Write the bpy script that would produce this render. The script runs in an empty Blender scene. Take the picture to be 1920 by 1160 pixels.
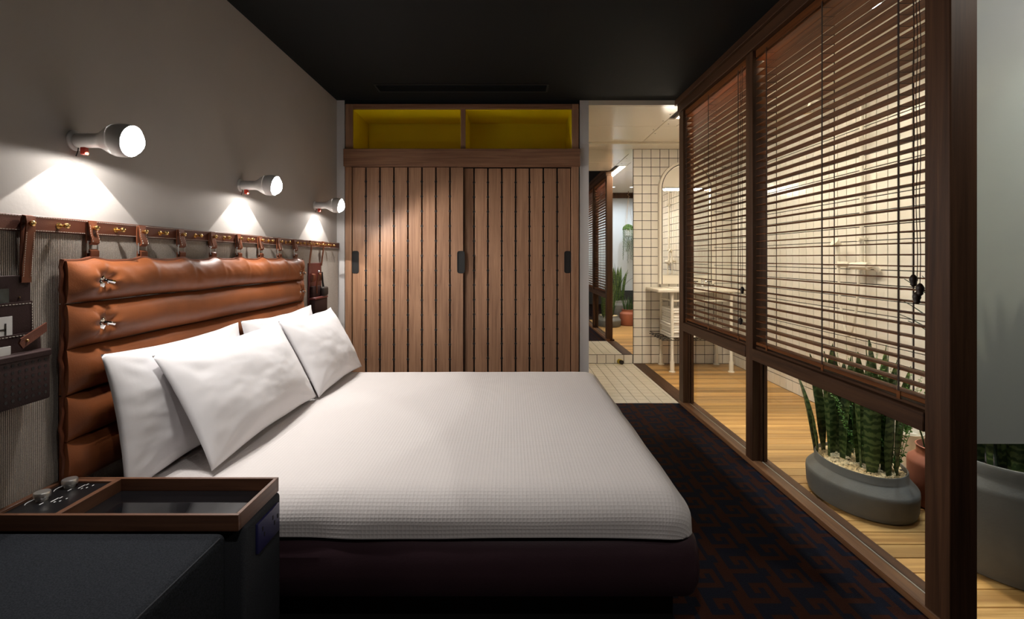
import bpy, bmesh, math, random
from mathutils import Vector, Matrix, noise
random.seed(7)
PI = math.pi
sc = bpy.context.scene
COL = sc.collection

# ---------------------------------------------------------------- camera, world, exposure
EYE = 1.168; F = 930.0
cam_d = bpy.data.cameras.new('camera'); cam = bpy.data.objects.new('camera', cam_d); COL.objects.link(cam)
cam.location = (0, 0, EYE); cam.rotation_euler = (PI/2, 0, 0)
cam_d.sensor_width = 36; cam_d.lens = F/1920*36
cam_d.shift_x = 3/1920; cam_d.shift_y = -96/1920; cam_d.clip_start = 0.02
sc.camera = cam
w = bpy.data.worlds.new('world'); sc.world = w; w.use_nodes = True
w.node_tree.nodes['Background'].inputs[0].default_value = (.5, .6, .8, 1)
w.node_tree.nodes['Background'].inputs[1].default_value = 0.02
sc.view_settings.view_transform = 'Standard'; sc.view_settings.look = 'None'
sc.view_settings.gamma = 1; sc.view_settings.use_curve_mapping = False
sc.view_settings.exposure = 0.0
sc.cycles.use_denoising = True
sc.cycles.max_bounces = 10; sc.cycles.diffuse_bounces = 5; sc.cycles.transparent_max_bounces = 16
# lamp strengths
SPOT_NECK = 12.0       # hard downward cone of a sconce, W
SPOT_HEAD = 4.6       # spill through the open lower half of a sconce, W
SPOT_BEAM = 33.0      # main beam out of the open front of a sconce, W
BULB = 60.0            # glowing bulb dome
STRIP = 106.0          # linear ceiling light of the bathroom
VANITY = 120.0         # tube over the arched mirror
BATH_FILL = 58.0           # each cool fill lamp added for the frosted screen, W
BED_FILL = 44.0       # added out-of-view fill on the bed front, W
ENTRY_FILL = 105.0          # unseen fill lamp added for the nearest post
WARM = (1, .87, .67); SCONCE = (1, .955, .91)

# ---------------------------------------------------------------- materials
def nodes(m):
    m.use_nodes = True
    return m.node_tree.nodes, m.node_tree.links, m.node_tree.nodes['Principled BSDF']
def mat(name, col, rough=.5, metal=0, spec=.5, bump=0, bscale=200, var=0, vscale=8, coat=0, sheen=0, objvar=0, emit=0, ecol=None):
    m = bpy.data.materials.new(name); N, L, B = nodes(m)
    B.inputs['Base Color'].default_value = (*col, 1); B.inputs['Roughness'].default_value = rough
    B.inputs['Metallic'].default_value = metal; B.inputs['Specular IOR Level'].default_value = spec
    B.inputs['Coat Weight'].default_value = coat; B.inputs['Sheen Weight'].default_value = sheen
    if emit:
        B.inputs['Emission Color'].default_value = (*(ecol or col), 1); B.inputs['Emission Strength'].default_value = emit
    tc = N.new('ShaderNodeTexCoord')
    if var or objvar:
        hs = N.new('ShaderNodeHueSaturation'); hs.inputs['Color'].default_value = (*col, 1)
        n = N.new('ShaderNodeTexNoise'); n.inputs['Scale'].default_value = vscale; n.inputs['Detail'].default_value = 6
        L.new(tc.outputs['Object'], n.inputs['Vector'])
        mr = N.new('ShaderNodeMapRange'); mr.inputs['From Min'].default_value = .3; mr.inputs['From Max'].default_value = .7
        mr.inputs['To Min'].default_value = 1-var; mr.inputs['To Max'].default_value = 1+var
        L.new(n.outputs['Fac'], mr.inputs['Value'])
        if objvar:
            oi = N.new('ShaderNodeObjectInfo'); m2 = N.new('ShaderNodeMapRange')
            m2.inputs['To Min'].default_value = 1-objvar; m2.inputs['To Max'].default_value = 1+objvar
            L.new(oi.outputs['Random'], m2.inputs['Value'])
            mm = N.new('ShaderNodeMath'); mm.operation = 'MULTIPLY'
            L.new(mr.outputs[0], mm.inputs[0]); L.new(m2.outputs[0], mm.inputs[1]); L.new(mm.outputs[0], hs.inputs['Value'])
        else:
            L.new(mr.outputs[0], hs.inputs['Value'])
        L.new(hs.outputs[0], B.inputs['Base Color'])
    if bump:
        n2 = N.new('ShaderNodeTexNoise'); n2.inputs['Scale'].default_value = bscale; n2.inputs['Detail'].default_value = 4
        L.new(tc.outputs['Object'], n2.inputs['Vector'])
        b = N.new('ShaderNodeBump'); b.inputs['Strength'].default_value = bump; b.inputs['Distance'].default_value = .004
        L.new(n2.outputs['Fac'], b.inputs['Height']); L.new(b.outputs[0], B.inputs['Normal'])
    return m
def wood(name, c1, c2, axis='z', rough=.45, objvar=.18, fine=1.0, spec=.4):
    m = bpy.data.materials.new(name); N, L, B = nodes(m)
    tc = N.new('ShaderNodeTexCoord'); oi = N.new('ShaderNodeObjectInfo')
    mp = N.new('ShaderNodeMapping'); s = [42*fine]*3; s['xyz'.index(axis)] = 1.6*fine; mp.inputs['Scale'].default_value = s
    ad = N.new('ShaderNodeVectorMath'); ad.operation = 'ADD'
    ml = N.new('ShaderNodeMath'); ml.operation = 'MULTIPLY'; ml.inputs[1].default_value = 37.0
    L.new(oi.outputs['Random'], ml.inputs[0]); L.new(tc.outputs['Object'], ad.inputs[0]); L.new(ml.outputs[0], ad.inputs[1])
    L.new(ad.outputs[0], mp.inputs['Vector'])
    n = N.new('ShaderNodeTexNoise'); n.inputs['Scale'].default_value = 1; n.inputs['Detail'].default_value = 8; n.inputs['Roughness'].default_value = .65; n.inputs['Distortion'].default_value = .6
    L.new(mp.outputs[0], n.inputs['Vector'])
    cr = N.new('ShaderNodeValToRGB'); cr.color_ramp.elements[0].position = .32; cr.color_ramp.elements[1].position = .68
    cr.color_ramp.elements[0].color = (*c1, 1); cr.color_ramp.elements[1].color = (*c2, 1)
    L.new(n.outputs['Fac'], cr.inputs[0])
    hs = N.new('ShaderNodeHueSaturation'); mr = N.new('ShaderNodeMapRange')
    mr.inputs['To Min'].default_value = 1-objvar; mr.inputs['To Max'].default_value = 1+objvar
    L.new(oi.outputs['Random'], mr.inputs['Value']); L.new(mr.outputs[0], hs.inputs['Value'])
    L.new(cr.outputs[0], hs.inputs['Color']); L.new(hs.outputs[0], B.inputs['Base Color'])
    B.inputs['Roughness'].default_value = rough; B.inputs['Specular IOR Level'].default_value = spec
    b = N.new('ShaderNodeBump'); b.inputs['Strength'].default_value = .18; b.inputs['Distance'].default_value = .002
    L.new(n.outputs['Fac'], b.inputs['Height']); L.new(b.outputs[0], B.inputs['Normal'])
    return m
def glass_mat(name, tint=(.97, .98, .97), fres=1.0):
    m = bpy.data.materials.new(name); N, L, B = nodes(m); N.remove(B)
    out = N['Material Output']; t = N.new('ShaderNodeBsdfTransparent'); g = N.new('ShaderNodeBsdfGlossy')
    t.inputs[0].default_value = (*tint, 1); g.inputs['Roughness'].default_value = .02
    lw = N.new('ShaderNodeLayerWeight'); lw.inputs['Blend'].default_value = .5
    fr = math_node(N, L, 'ADD', math_node(N, L, 'MULTIPLY', math_node(N, L, 'POWER', lw.outputs['Facing'], 5.0), .35), .02)
    mx = N.new('ShaderNodeMixShader'); L.new(fr, mx.inputs[0]); L.new(t.outputs[0], mx.inputs[1]); L.new(g.outputs[0], mx.inputs[2])
    L.new(mx.outputs[0], out.inputs[0]); return m
def frosted_mat(name):
    m = bpy.data.materials.new(name); N, L, B = nodes(m); N.remove(B); out = N['Material Output']
    tr = N.new('ShaderNodeBsdfTranslucent'); tr.inputs[0].default_value = (.34, .36, .31, 1)
    df = N.new('ShaderNodeBsdfDiffuse'); df.inputs[0].default_value = (.86, .89, .93, 1)
    rf = N.new('ShaderNodeBsdfRefraction'); rf.inputs['Color'].default_value = (.6, .64, .58, 1); rf.inputs['Roughness'].default_value = .34; rf.inputs['IOR'].default_value = 1.06
    a = N.new('ShaderNodeMixShader'); a.inputs[0].default_value = .8; L.new(tr.outputs[0], a.inputs[1]); L.new(df.outputs[0], a.inputs[2])
    b = N.new('ShaderNodeMixShader'); b.inputs[0].default_value = .42; L.new(a.outputs[0], b.inputs[1]); L.new(rf.outputs[0], b.inputs[2])
    L.new(b.outputs[0], out.inputs[0]); return m
def math_node(N, L, op, a, b=None):
    n = N.new('ShaderNodeMath'); n.operation = op
    for i, v in enumerate((a, b)):
        if v is None: continue
        if isinstance(v, (int, float)): n.inputs[i].default_value = v
        else: L.new(v, n.inputs[i])
    return n.outputs[0]
def waffle_mat():
    m = mat('waffle_cotton', (.63, .59, .575), .9, spec=.2, sheen=.2); N, L, B = nodes(m)
    tc = N.new('ShaderNodeTexCoord'); sp = N.new('ShaderNodeSeparateXYZ'); L.new(tc.outputs['UV'], sp.inputs[0])
    a = math_node(N, L, 'ABSOLUTE', math_node(N, L, 'SINE', math_node(N, L, 'MULTIPLY', sp.outputs[0], PI/.0125)))
    b = math_node(N, L, 'ABSOLUTE', math_node(N, L, 'SINE', math_node(N, L, 'MULTIPLY', sp.outputs[1], PI/.0125)))
    h = math_node(N, L, 'MULTIPLY', math_node(N, L, 'POWER', a, .6), math_node(N, L, 'POWER', b, .6))
    bp = N.new('ShaderNodeBump'); bp.inputs['Strength'].default_value = .45; bp.inputs['Distance'].default_value = .0018; bp.invert = True
    L.new(h, bp.inputs['Height']); L.new(bp.outputs[0], B.inputs['Normal']); return m
def carpet_mat():
    m = mat('key_pattern_carpet', (.02, .02, .03), .95, spec=.1); N, L, B = nodes(m)
    tc = N.new('ShaderNodeTexCoord'); sp = N.new('ShaderNodeSeparateXYZ'); L.new(tc.outputs['Object'], sp.inputs[0])
    P = .16
    X = math_node(N, L, 'FRACT', math_node(N, L, 'MULTIPLY', sp.outputs[0], 1/P))
    row = math_node(N, L, 'FLOOR', math_node(N, L, 'MULTIPLY', sp.outputs[0], 1/P))
    Y = math_node(N, L, 'FRACT', math_node(N, L, 'ADD', math_node(N, L, 'MULTIPLY', sp.outputs[1], 1/P), math_node(N, L, 'MULTIPLY', row, .5)))
    def between(v, lo, hi):
        return math_node(N, L, 'MULTIPLY', math_node(N, L, 'GREATER_THAN', v, lo), math_node(N, L, 'LESS_THAN', v, hi))
    bars = None
    for (xl, xh, yl, yh) in ((0, .14, 0, 1), (.14, .75, .0, .16), (.61, .75, .16, .66), (.34, .61, .5, .66), (.34, .48, .32, .5), (.86, 1, .2, .9)):
        r = math_node(N, L, 'MULTIPLY', between(X, xl, xh), between(Y, yl, yh))
        bars = r if bars is None else math_node(N, L, 'MAXIMUM', bars, r)
    n = N.new('ShaderNodeTexNoise'); n.inputs['Scale'].default_value = 260; L.new(tc.outputs['Object'], n.inputs['Vector'])
    mx = N.new('ShaderNodeMix'); mx.data_type = 'RGBA'; mx.inputs['A'].default_value = (.012, .014, .024, 1); mx.inputs['B'].default_value = (.046, .016, .010, 1)
    L.new(bars, mx.inputs['Factor'])
    hs = N.new('ShaderNodeHueSaturation'); L.new(mx.outputs['Result'], hs.inputs['Color'])
    mr = N.new('ShaderNodeMapRange'); mr.inputs['To Min'].default_value = .5; mr.inputs['To Max'].default_value = 1.5; L.new(n.outputs['Fac'], mr.inputs['Value'])
    L.new(mr.outputs[0], hs.inputs['Value']); L.new(hs.outputs[0], B.inputs['Base Color'])
    bp = N.new('ShaderNodeBump'); bp.inputs['Strength'].default_value = .6; bp.inputs['Distance'].default_value = .004; L.new(n.outputs['Fac'], bp.inputs['Height']); L.new(bp.outputs[0], B.inputs['Normal'])
    return m
def leaf_mat(name, dark, light, band=60):
    m = mat(name, dark, .38, spec=.5); N, L, B = nodes(m)
    tc = N.new('ShaderNodeTexCoord'); wv = N.new('ShaderNodeTexWave'); wv.bands_direction = 'Z'
    wv.inputs['Scale'].default_value = band/6; wv.inputs['Distortion'].default_value = 7; wv.inputs['Detail'].default_value = 3; wv.inputs['Detail Scale'].default_value = 3
    L.new(tc.outputs['Object'], wv.inputs['Vector'])
    cr = N.new('ShaderNodeValToRGB'); cr.color_ramp.elements[0].position = .3; cr.color_ramp.elements[1].position = .75
    cr.color_ramp.elements[0].color = (*dark, 1); cr.color_ramp.elements[1].color = (*light, 1)
    L.new(wv.outputs['Fac'], cr.inputs[0]); L.new(cr.outputs[0], B.inputs['Base Color']); return m

M = {}
M['plaster'] = mat('wall_plaster', (.42, .39, .365), .85, spec=.2, var=.03, vscale=3, bump=.08, bscale=90)
M['white_paint'] = mat('white_paint', (.62, .59, .57), .6)
M['black_paint'] = mat('black_ceiling_paint', (.008, .0095, .0095), .75, spec=.2)
M['dark_wall'] = mat('dark_wall_paint', (.10, .095, .09), .8)
M['fabric_rib'] = mat('ribbed_wall_fabric', (.44, .39, .34), .95, spec=.1, var=.28, vscale=420)
M['leather_tan'] = mat('tan_leather', (.225, .068, .022), .45, spec=.3, var=.16, vscale=7, bump=.10, bscale=260)
M['leather_piping'] = mat('brown_leather_piping', (.16, .045, .018), .45, bump=.1, bscale=300)
M['leather_rail'] = mat('red_brown_leather', (.090, .025, .012), .48, spec=.3, var=.12, vscale=10, bump=.1, bscale=300)
M['leather_strap'] = mat('strap_leather', (.150, .044, .018), .48, spec=.3, var=.15, vscale=20, bump=.1, bscale=300)
M['leather_dark'] = mat('oxblood_leather', (.024, .0085, .0075), .65, spec=.25, var=.1, vscale=12, bump=.12, bscale=300)
M['leather_wine'] = mat('wine_leather', (.11, .018, .016), .4, bump=.1, bscale=300)
M['leather_base'] = mat('aubergine_leather', (.040, .020, .026), .42, spec=.4, var=.1, vscale=6, bump=.08, bscale=200)
M['stitch'] = mat('cream_thread', (.62, .56, .48), .8)
M['brass'] = mat('brass', (.72, .47, .18), .25, metal=1)
M['chrome'] = mat('chrome', (.85, .85, .86), .08, metal=1)
M['steel'] = mat('brushed_steel', (.7, .68, .66), .4, metal=1)
M['pillow'] = mat('white_cotton', (.71, .69, .70), .85, spec=.2, bump=.06, bscale=40, sheen=.2)
M['sheet'] = mat('white_sheet', (.74, .72, .71), .85, spec=.2)
M['waffle'] = waffle_mat()
M['carpet'] = carpet_mat()
M['sofa'] = mat('charcoal_wool', (.020, .022, .026), .95, spec=.05, var=.4, vscale=300, bump=.3, bscale=400)
M['charcoal'] = mat('charcoal_upholstery', (.034, .036, .041), .9, spec=.1, var=.3, vscale=400)
M['walnut_x'] = wood('walnut_tray', (.075, .032, .018), (.18, .080, .042), 'x', .4, .05)
M['walnut_y'] = wood('walnut_tray_side', (.075, .032, .018), (.18, .080, .042), 'y', .4, .05)
M['black_glass'] = mat('black_glass', (.006, .006, .007), .06, spec=.5)
M['panel_black'] = mat('black_control_plate', (.007, .007, .008), .3)
M['outlet_blue'] = mat('navy_outlet_plastic', (.022, .022, .085), .4)
M['white_print'] = mat('white_print', (.8, .8, .8), .5)
M['ward'] = wood('wardrobe_oak', (.235, .118, .066), (.42, .235, .136), 'z', .45, .10, 1.3)
M['ward_x'] = wood('wardrobe_oak_rail', (.175, .082, .046), (.33, .172, .098), 'x', .45, .06, 1.3)
M['black'] = mat('black_void', (.008, .007, .006), .7)
M['yellow'] = mat('yellow_lacquer', (.88, .68, .004), .45, objvar=.06)
M['merbau_z'] = wood('frame_timber_upright', (.038, .017, .0085), (.092, .043, .021), 'z', .5, .08, .8, .2)
M['merbau_y'] = wood('frame_timber_rail', (.038, .017, .0085), (.092, .043, .021), 'y', .5, .08, .8, .2)
M['sill_wood'] = wood('sill_timber', (.12, .052, .022), (.26, .125, .055), 'y', .42, .08, .8)
M['slat'] = wood('blind_timber', (.090, .028, .007), (.20, .066, .016), 'y', .6, .08, .8, .2)
M['cord'] = mat('brown_cord', (.035, .020, .013), .85)
M['tassel'] = mat('dark_wood_tassel', (.030, .017, .012), .5)
M['glass'] = glass_mat('clear_glass')
M['glass_edge'] = mat('glass_seal', (.42, .37, .29), .3)
M['frost'] = frosted_mat('frosted_glass')
M['mirror'] = mat('mirror_silver', (.88, .88, .86), .0, metal=1)
M['tile'] = mat('cream_glazed_tile', (.80, .76, .69), .22, spec=.5, objvar=.025, var=.01)
M['grout'] = mat('dark_grout', (.050, .043, .040), .9)
M['floor_tile'] = mat('cream_floor_tile', (.74, .69, .59), .4, objvar=.035, var=.02)
M['floor_grout'] = mat('grey_floor_grout', (.20, .175, .15), .9)
M['bath_ceiling'] = mat('cream_ceiling_lacquer', (.74, .67, .54), .16, spec=.5)
M['enamel'] = mat('cream_enamel', (.82, .77, .67), .25)
M['towel'] = mat('white_terry', (.84, .81, .76), .95, bump=.5, bscale=150)
M['wire'] = mat('black_wire', (.02, .018, .016), .5)
M['deck'] = wood('deck_timber', (.30, .150, .045), (.66, .40, .145), 'x', .40, .30, .55)
M['pot_grey'] = mat('grey_stoneware', (.145, .138, .122), .75, var=.10, vscale=12, bump=.15, bscale=120)
M['pot_grey_light'] = mat('pale_grey_stoneware', (.25, .25, .235), .75, var=.1, vscale=12, bump=.15, bscale=120)
M['terracotta'] = mat('terracotta', (.33, .105, .058), .7, var=.08, vscale=10)
M['soil'] = mat('dark_soil', (.02, .014, .01), .95, bump=.8, bscale=60)
M['gravel'] = mat('cream_gravel', (.72, .56, .32), .8, var=.5, vscale=70)
M['leaf'] = leaf_mat('snake_plant_leaf', (.032, .062, .014), (.125, .165, .050))
M['leaf_light'] = leaf_mat('pale_snake_leaf', (.05, .10, .03), (.16, .22, .08))
M['grass_leaf'] = mat('spiky_leaf', (.035, .085, .022), .4, objvar=.3)
M['strap_leaf'] = mat('strap_leaf', (.055, .085, .055), .4, objvar=.2)
M['fern'] = mat('fern_green', (.085, .20, .022), .6, objvar=.3)
M['bead'] = mat('trailing_bead_green', (.045, .085, .010), .6, var=.3, vscale=40)
M['jute'] = mat('jute_cord', (.25, .15, .08), .9)
M['silver_pot'] = mat('pale_metal_pot', (.62, .64, .66), .3, metal=.3)
M['red_plastic'] = mat('red_switch', (.42, .035, .018), .35)
M['lamp_white'] = mat('lamp_white_enamel', (.66, .65, .64), .22)
M['bulb'] = mat('glowing_bulb', (1, 1, 1), .4, emit=BULB, ecol=(1, .97, .93))
M['strip'] = mat('strip_light', (1, 1, 1), .5, emit=STRIP, ecol=WARM)
M['vanity_light'] = mat('vanity_light', (1, 1, 1), .5, emit=VANITY, ecol=(1, .89, .72))
M['entry_fill'] = mat('entry_fill', (1, 1, 1), .5, emit=ENTRY_FILL, ecol=(1, .94, .84))
M['lens_glow'] = mat('lens_glow', (1, 1, 1), .5, emit=6, ecol=(.8, .9, 1))
M['yellow_plastic'] = mat('yellow_doorstop', (.50, .38, .03), .5)
M['rubber'] = mat('dark_rubber', (.02, .012, .008), .7)
M['card_white'] = mat('white_card', (.62, .61, .59), .6)
M['card_dark'] = mat('dark_card', (.035, .045, .042), .45, var=.6, vscale=25)

# ---------------------------------------------------------------- mesh helpers
def world_loc(o):
    v = Vector((0, 0, 0))
    while o is not None:
        v = v + o.location; o = o.parent
    return v
class MB:
    def __init__(s): s.v = []; s.f = []; s.uv = None
    def add(s, v, f):
        n = len(s.v); s.v += [tuple(p) for p in v]; s.f += [tuple(i+n for i in q) for q in f]; return s
    def box(s, x0, y0, z0, x1, y1, z1):
        return s.add([(x0,y0,z0),(x1,y0,z0),(x1,y1,z0),(x0,y1,z0),(x0,y0,z1),(x1,y0,z1),(x1,y1,z1),(x0,y1,z1)],
                     [(0,3,2,1),(4,5,6,7),(0,1,5,4),(1,2,6,5),(2,3,7,6),(3,0,4,7)])
    def rbox(s, x0, y0, z0, x1, y1, z1, r=.004, seg=2):
        bm = bmesh.new(); bmesh.ops.create_cube(bm, size=1)
        for v in bm.verts: v.co = Vector(((x0+x1)/2+v.co.x*(x1-x0), (y0+y1)/2+v.co.y*(y1-y0), (z0+z1)/2+v.co.z*(z1-z0)))
        bmesh.ops.bevel(bm, geom=list(bm.edges), offset=r, segments=seg, affect='EDGES', profile=.5)
        bm.verts.index_update(); s.add([v.co[:] for v in bm.verts], [[v.index for v in f.verts] for f in bm.faces]); bm.free(); return s
    def cyl(s, p0, p1, r0, r1=None, n=12, caps=True):
        r1 = r0 if r1 is None else r1
        p0, p1 = Vector(p0), Vector(p1); a = (p1-p0).normalized(); t = a.orthogonal().normalized(); b = a.cross(t)
        v = []
        for p, r in ((p0, r0), (p1, r1)):
            v += [p+(t*math.cos(2*PI*i/n)+b*math.sin(2*PI*i/n))*r for i in range(n)]
        f = [(i, (i+1) % n, n+(i+1) % n, n+i) for i in range(n)]
        if caps: f += [tuple(range(n))[::-1], tuple(range(n, 2*n))]
        return s.add(v, f)
    def lathe(s, prof, o=(0,0,0), axis=(0,0,1), n=24, sx=1, sy=1, cap=True):
        a = Vector(axis).normalized(); t = Vector((1,0,0)) if abs(a.z) > .9 else Vector((0,0,1)).cross(a).normalized(); b = a.cross(t); o = Vector(o)
        v = []; f = []
        for r, h in prof:
            v += [o+a*h+t*(r*sx*math.cos(2*PI*i/n))+b*(r*sy*math.sin(2*PI*i/n)) for i in range(n)]
        for k in range(len(prof)-1):
            f += [(k*n+i, k*n+(i+1) % n, (k+1)*n+(i+1) % n, (k+1)*n+i) for i in range(n)]
        if cap: f += [tuple(range(n))[::-1], tuple(range((len(prof)-1)*n, len(prof)*n))]
        return s.add(v, f)
    def tube(s, pts, r, n=8, closed=False, r_end=None):
        pts = [Vector(p) for p in pts]; k = len(pts); v = []; f = []; ref = None
        for i, p in enumerate(pts):
            a = (pts[(i+1) % k] if closed or i < k-1 else p) - (pts[i-1] if closed or i > 0 else p)
            a = a.normalized() if a.length > 1e-9 else Vector((0,0,1))
            t = (ref - a*ref.dot(a)) if ref is not None else a.orthogonal()
            if t.length < 1e-6: t = a.orthogonal()
            t.normalize(); ref = t; b = a.cross(t)
            rr = r if r_end is None else r+(r_end-r)*i/max(1, k-1)
            v += [p+(t*math.cos(2*PI*j/n)+b*math.sin(2*PI*j/n))*rr for j in range(n)]
        for i in range(k if closed else k-1):
            i2 = (i+1) % k
            f += [(i*n+j, i*n+(j+1) % n, i2*n+(j+1) % n, i2*n+j) for j in range(n)]
        if not closed: f += [tuple(range(n))[::-1], tuple(range((k-1)*n, k*n))]
        return s.add(v, f)
    def sphere(s, c, r, n=12, m=8, sz=1):
        prof = [(max(1e-4, r*math.sin(PI*i/m)), -r*sz*math.cos(PI*i/m)) for i in range(m+1)]
        return s.lathe(prof, c, n=n)
    def ribbon(s, path, y0, y1, th=.003):
        """a strip: path in (x, z), extruded along y with thickness"""
        P = [Vector((p[0], 0, p[1])) for p in path]; k = len(P); A = []; B = []
        for i, p in enumerate(P):
            d = (P[min(i+1, k-1)]-P[max(i-1, 0)]).normalized(); nrm = Vector((d.z, 0, -d.x))*th/2
            A.append(p+nrm); B.append(p-nrm)
        v = []
        for q in (A, B):
            for p in q: v += [(p.x, y0, p.z), (p.x, y1, p.z)]
        f = []
        for i in range(k-1):
            a = 2*i; b = 2*(i+1); o = 2*k
            f += [(a, b, b+1, a+1), (o+a, o+a+1, o+b+1, o+b), (a, o+a, o+b, b), (a+1, b+1, o+b+1, o+a+1)]
        f += [(0, 1, 2*k+1, 2*k), (2*k-2, 4*k-2, 4*k-1, 2*k-1)]
        return s.add(v, f)
    def prism(s, outline, axis, lo, hi):
        """outline: 2-D points; axis 'x'/'y'/'z' is the extrusion direction"""
        def P(p, h): return {'x': (h, p[0], p[1]), 'y': (p[0], h, p[1]), 'z': (p[0], p[1], h)}[axis]
        n = len(outline)
        return s.add([P(p, lo) for p in outline]+[P(p, hi) for p in outline],
                     [tuple(range(n))[::-1], tuple(range(n, 2*n))]+[(i, (i+1) % n, n+(i+1) % n, n+i) for i in range(n)])
    def grid(s, fn, nu, nv, uv=False):
        v = [fn(i/nu, j/nv) for j in range(nv+1) for i in range(nu+1)]
        return s.add(v, [(j*(nu+1)+i, j*(nu+1)+i+1, (j+1)*(nu+1)+i+1, (j+1)*(nu+1)+i) for j in range(nv) for i in range(nu)])
    def obj(s, name, m, parent=None, smooth=True, angle=40, weld=False):
        me = bpy.data.meshes.new(name); off = world_loc(parent) if parent else Vector((0,0,0))
        me.from_pydata([tuple(Vector(p)-off) for p in s.v], [], s.f)
        bm = bmesh.new(); bm.from_mesh(me)
        if weld: bmesh.ops.remove_doubles(bm, verts=bm.verts, dist=1e-5)
        bmesh.ops.recalc_face_normals(bm, faces=bm.faces)
        if smooth:
            ca = math.radians(angle)
            for f in bm.faces: f.smooth = True
            for e in bm.edges:
                if len(e.link_faces) == 2 and e.calc_face_angle(0) > ca: e.smooth = False
        bm.to_mesh(me); bm.free()
        me.materials.append(M[m]); o = bpy.data.objects.new(name, me); COL.objects.link(o)
        if parent: o.parent = parent
        return o
def piece(name, src, parent, loc, rot=None, scale=None):
    """another piece sharing mesh data; loc in world"""
    o = src.copy(); o.name = name; COL.objects.link(o); o.parent = parent
    o.location = Vector(loc) - (world_loc(parent) if parent else Vector((0,0,0)))
    if rot: o.rotation_euler = rot
    if scale: o.scale = scale
    return o
def tag(o, label, cat, group=None, kind=None):
    o['label'] = label; o['category'] = cat
    if group: o['group'] = group
    if kind: o['kind'] = kind
    return o
def thing(name, label, cat, loc=(0,0,0), group=None, kind=None):
    o = bpy.data.objects.new(name, None); COL.objects.link(o); o.location = loc; o.empty_display_size = .05
    return tag(o, label, cat, group, kind)
def struct(o, label, cat): return tag(o, label, cat, kind='structure')
def copy_tree(o, parent=None):
    c = o.copy(); COL.objects.link(c)
    if parent: c.parent = parent
    for ch in o.children: copy_tree(ch, c)
    return c
def nz(x, y, z): return noise.noise(Vector((x, y, z)))
def lerp(a, b, t): return a+(b-a)*t
def sm(t): t = max(0, min(1, t)); return t*t*(3-2*t)

# ================================================================ SETTING
XL = -1.40; XP = -1.378            # plaster wall, face of the ribbed fabric
XW = 1.36; YB = 4.0; YM = 5.51; XS = 2.46; YN = 1.63; ZC = 2.441; ZBC = 2.40
struct(MB().box(XL-.1, -1.6, 0, XL, YB+.75, ZC+.1).obj('wall_left', 'plaster'), 'grey plaster wall with three sconces above the bed', 'wall')
struct(MB().box(-1.5, -1.6, ZC, 2.75, YB+.02, ZC+.1).obj('ceiling', 'black_paint'), 'black painted bedroom ceiling', 'ceiling')
struct(MB().box(-1.5, -1.7, 0, 2.75, -1.6, ZC).obj('wall_front', 'dark_wall'), 'dark wall behind the viewer', 'wall')
struct(MB().box(2.65, -1.6, 0, 2.75, YN, ZC).obj('wall_entry', 'dark_wall'), 'dark entry wall beside the frosted screen', 'wall')
struct(MB().box(-1.5, -1.7, -.05, 2.75, YN-.06, 0).box(-1.5, YN-.06, -.05, XW, YB, 0).obj('floor', 'carpet'), 'dark carpet in a navy and rust key pattern', 'floor')
# white returns either side of the wardrobe
struct(MB().box(XL, YB, 0, -1.337, YB+.72, ZC).obj('trim_1', 'white_paint'), 'white wall strip between sconce wall and wardrobe', 'wall trim')
struct(MB().box(.559, YB, 0, .632, YM, ZC).obj('trim_2', 'white_paint'), 'white wall end between wardrobe and tiled passage', 'wall trim')
struct(MB().box(-1.337, YB+.68, 0, .559, YB+.72, ZC).obj('wall_back', 'dark_wall'), 'wall behind the wardrobe', 'wall')
struct(MB().box(-1.337, YB, 2.412, .559, YB+.68, ZC).obj('trim_3', 'black_paint'), 'black bulkhead strip above the wardrobe', 'trim')
struct(MB().box(.632, YB, 2.402, XW+.02, YB+.02, ZC).obj('trim_4', 'bath_ceiling'), 'cream ceiling lip over the tiled passage', 'trim')

# ribbed fabric panel (geometry ribs)
def fabric_panel():
    y0, y1 = -.4, 3.97; n = 760; b = MB(); v = []; f = []
    prof = ((0, 0), (.12, .55), (.3, .95), (.5, 1), (.7, .95), (.88, .55))
    ys = []
    for i in range(n):
        for t, h in prof: ys.append((y0+(y1-y0)*(i+t)/n, h))
    ys.append((y1, 0))
    for y, h in ys: v += [(XP-.004+.004*h, y, .02), (XP-.004+.004*h, y, 1.262)]
    k = len(ys)
    f = [(2*i, 2*i+2, 2*i+3, 2*i+1) for i in range(k-1)]
    b.add(v, f); b.box(XL, y0, .02, XP-.0035, y1, 1.262)
    return b.obj('wall_fabric_panel', 'fabric_rib', angle=60)
struct(fabric_panel(), 'ribbed oatmeal fabric covering the lower wall below the leather rail', 'wall panel')

# bathroom back wall with individual tiles
def tile_mesh(name, axis, m, s=.0930, th=.007):
    """unit tile, face towards -y ('y'), -x ('x') or +z ('z'); origin at the centre of its back"""
    h = s/2; c = .0012; P = []
    for (k, d) in ((h, 0), (h, th-c), (h-c, th)):
        for a, b in ((-1,-1),(1,-1),(1,1),(-1,1)):
            u, v = a*k, b*k
            P.append({'y': (u, -d, v), 'x': (-d, u, v), 'z': (u, v, d)}[axis])
    F = [(8,9,10,11)]
    for r in (0, 4): F += [(r+i, r+(i+1) % 4, r+4+(i+1) % 4, r+4+i) for i in range(4)]
    return MB().add(P, F), m
def proto(mbm, name, parent):
    b, m = mbm; return b.obj(name, m, None, smooth=False)
PT = .099
wb = struct(MB().box(.632, YM, 0, XS+.1, YM+.1, ZC).obj('wall_bath_back', 'grout'), 'cream square tiled wall behind the vanity', 'wall')
first = None
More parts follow.
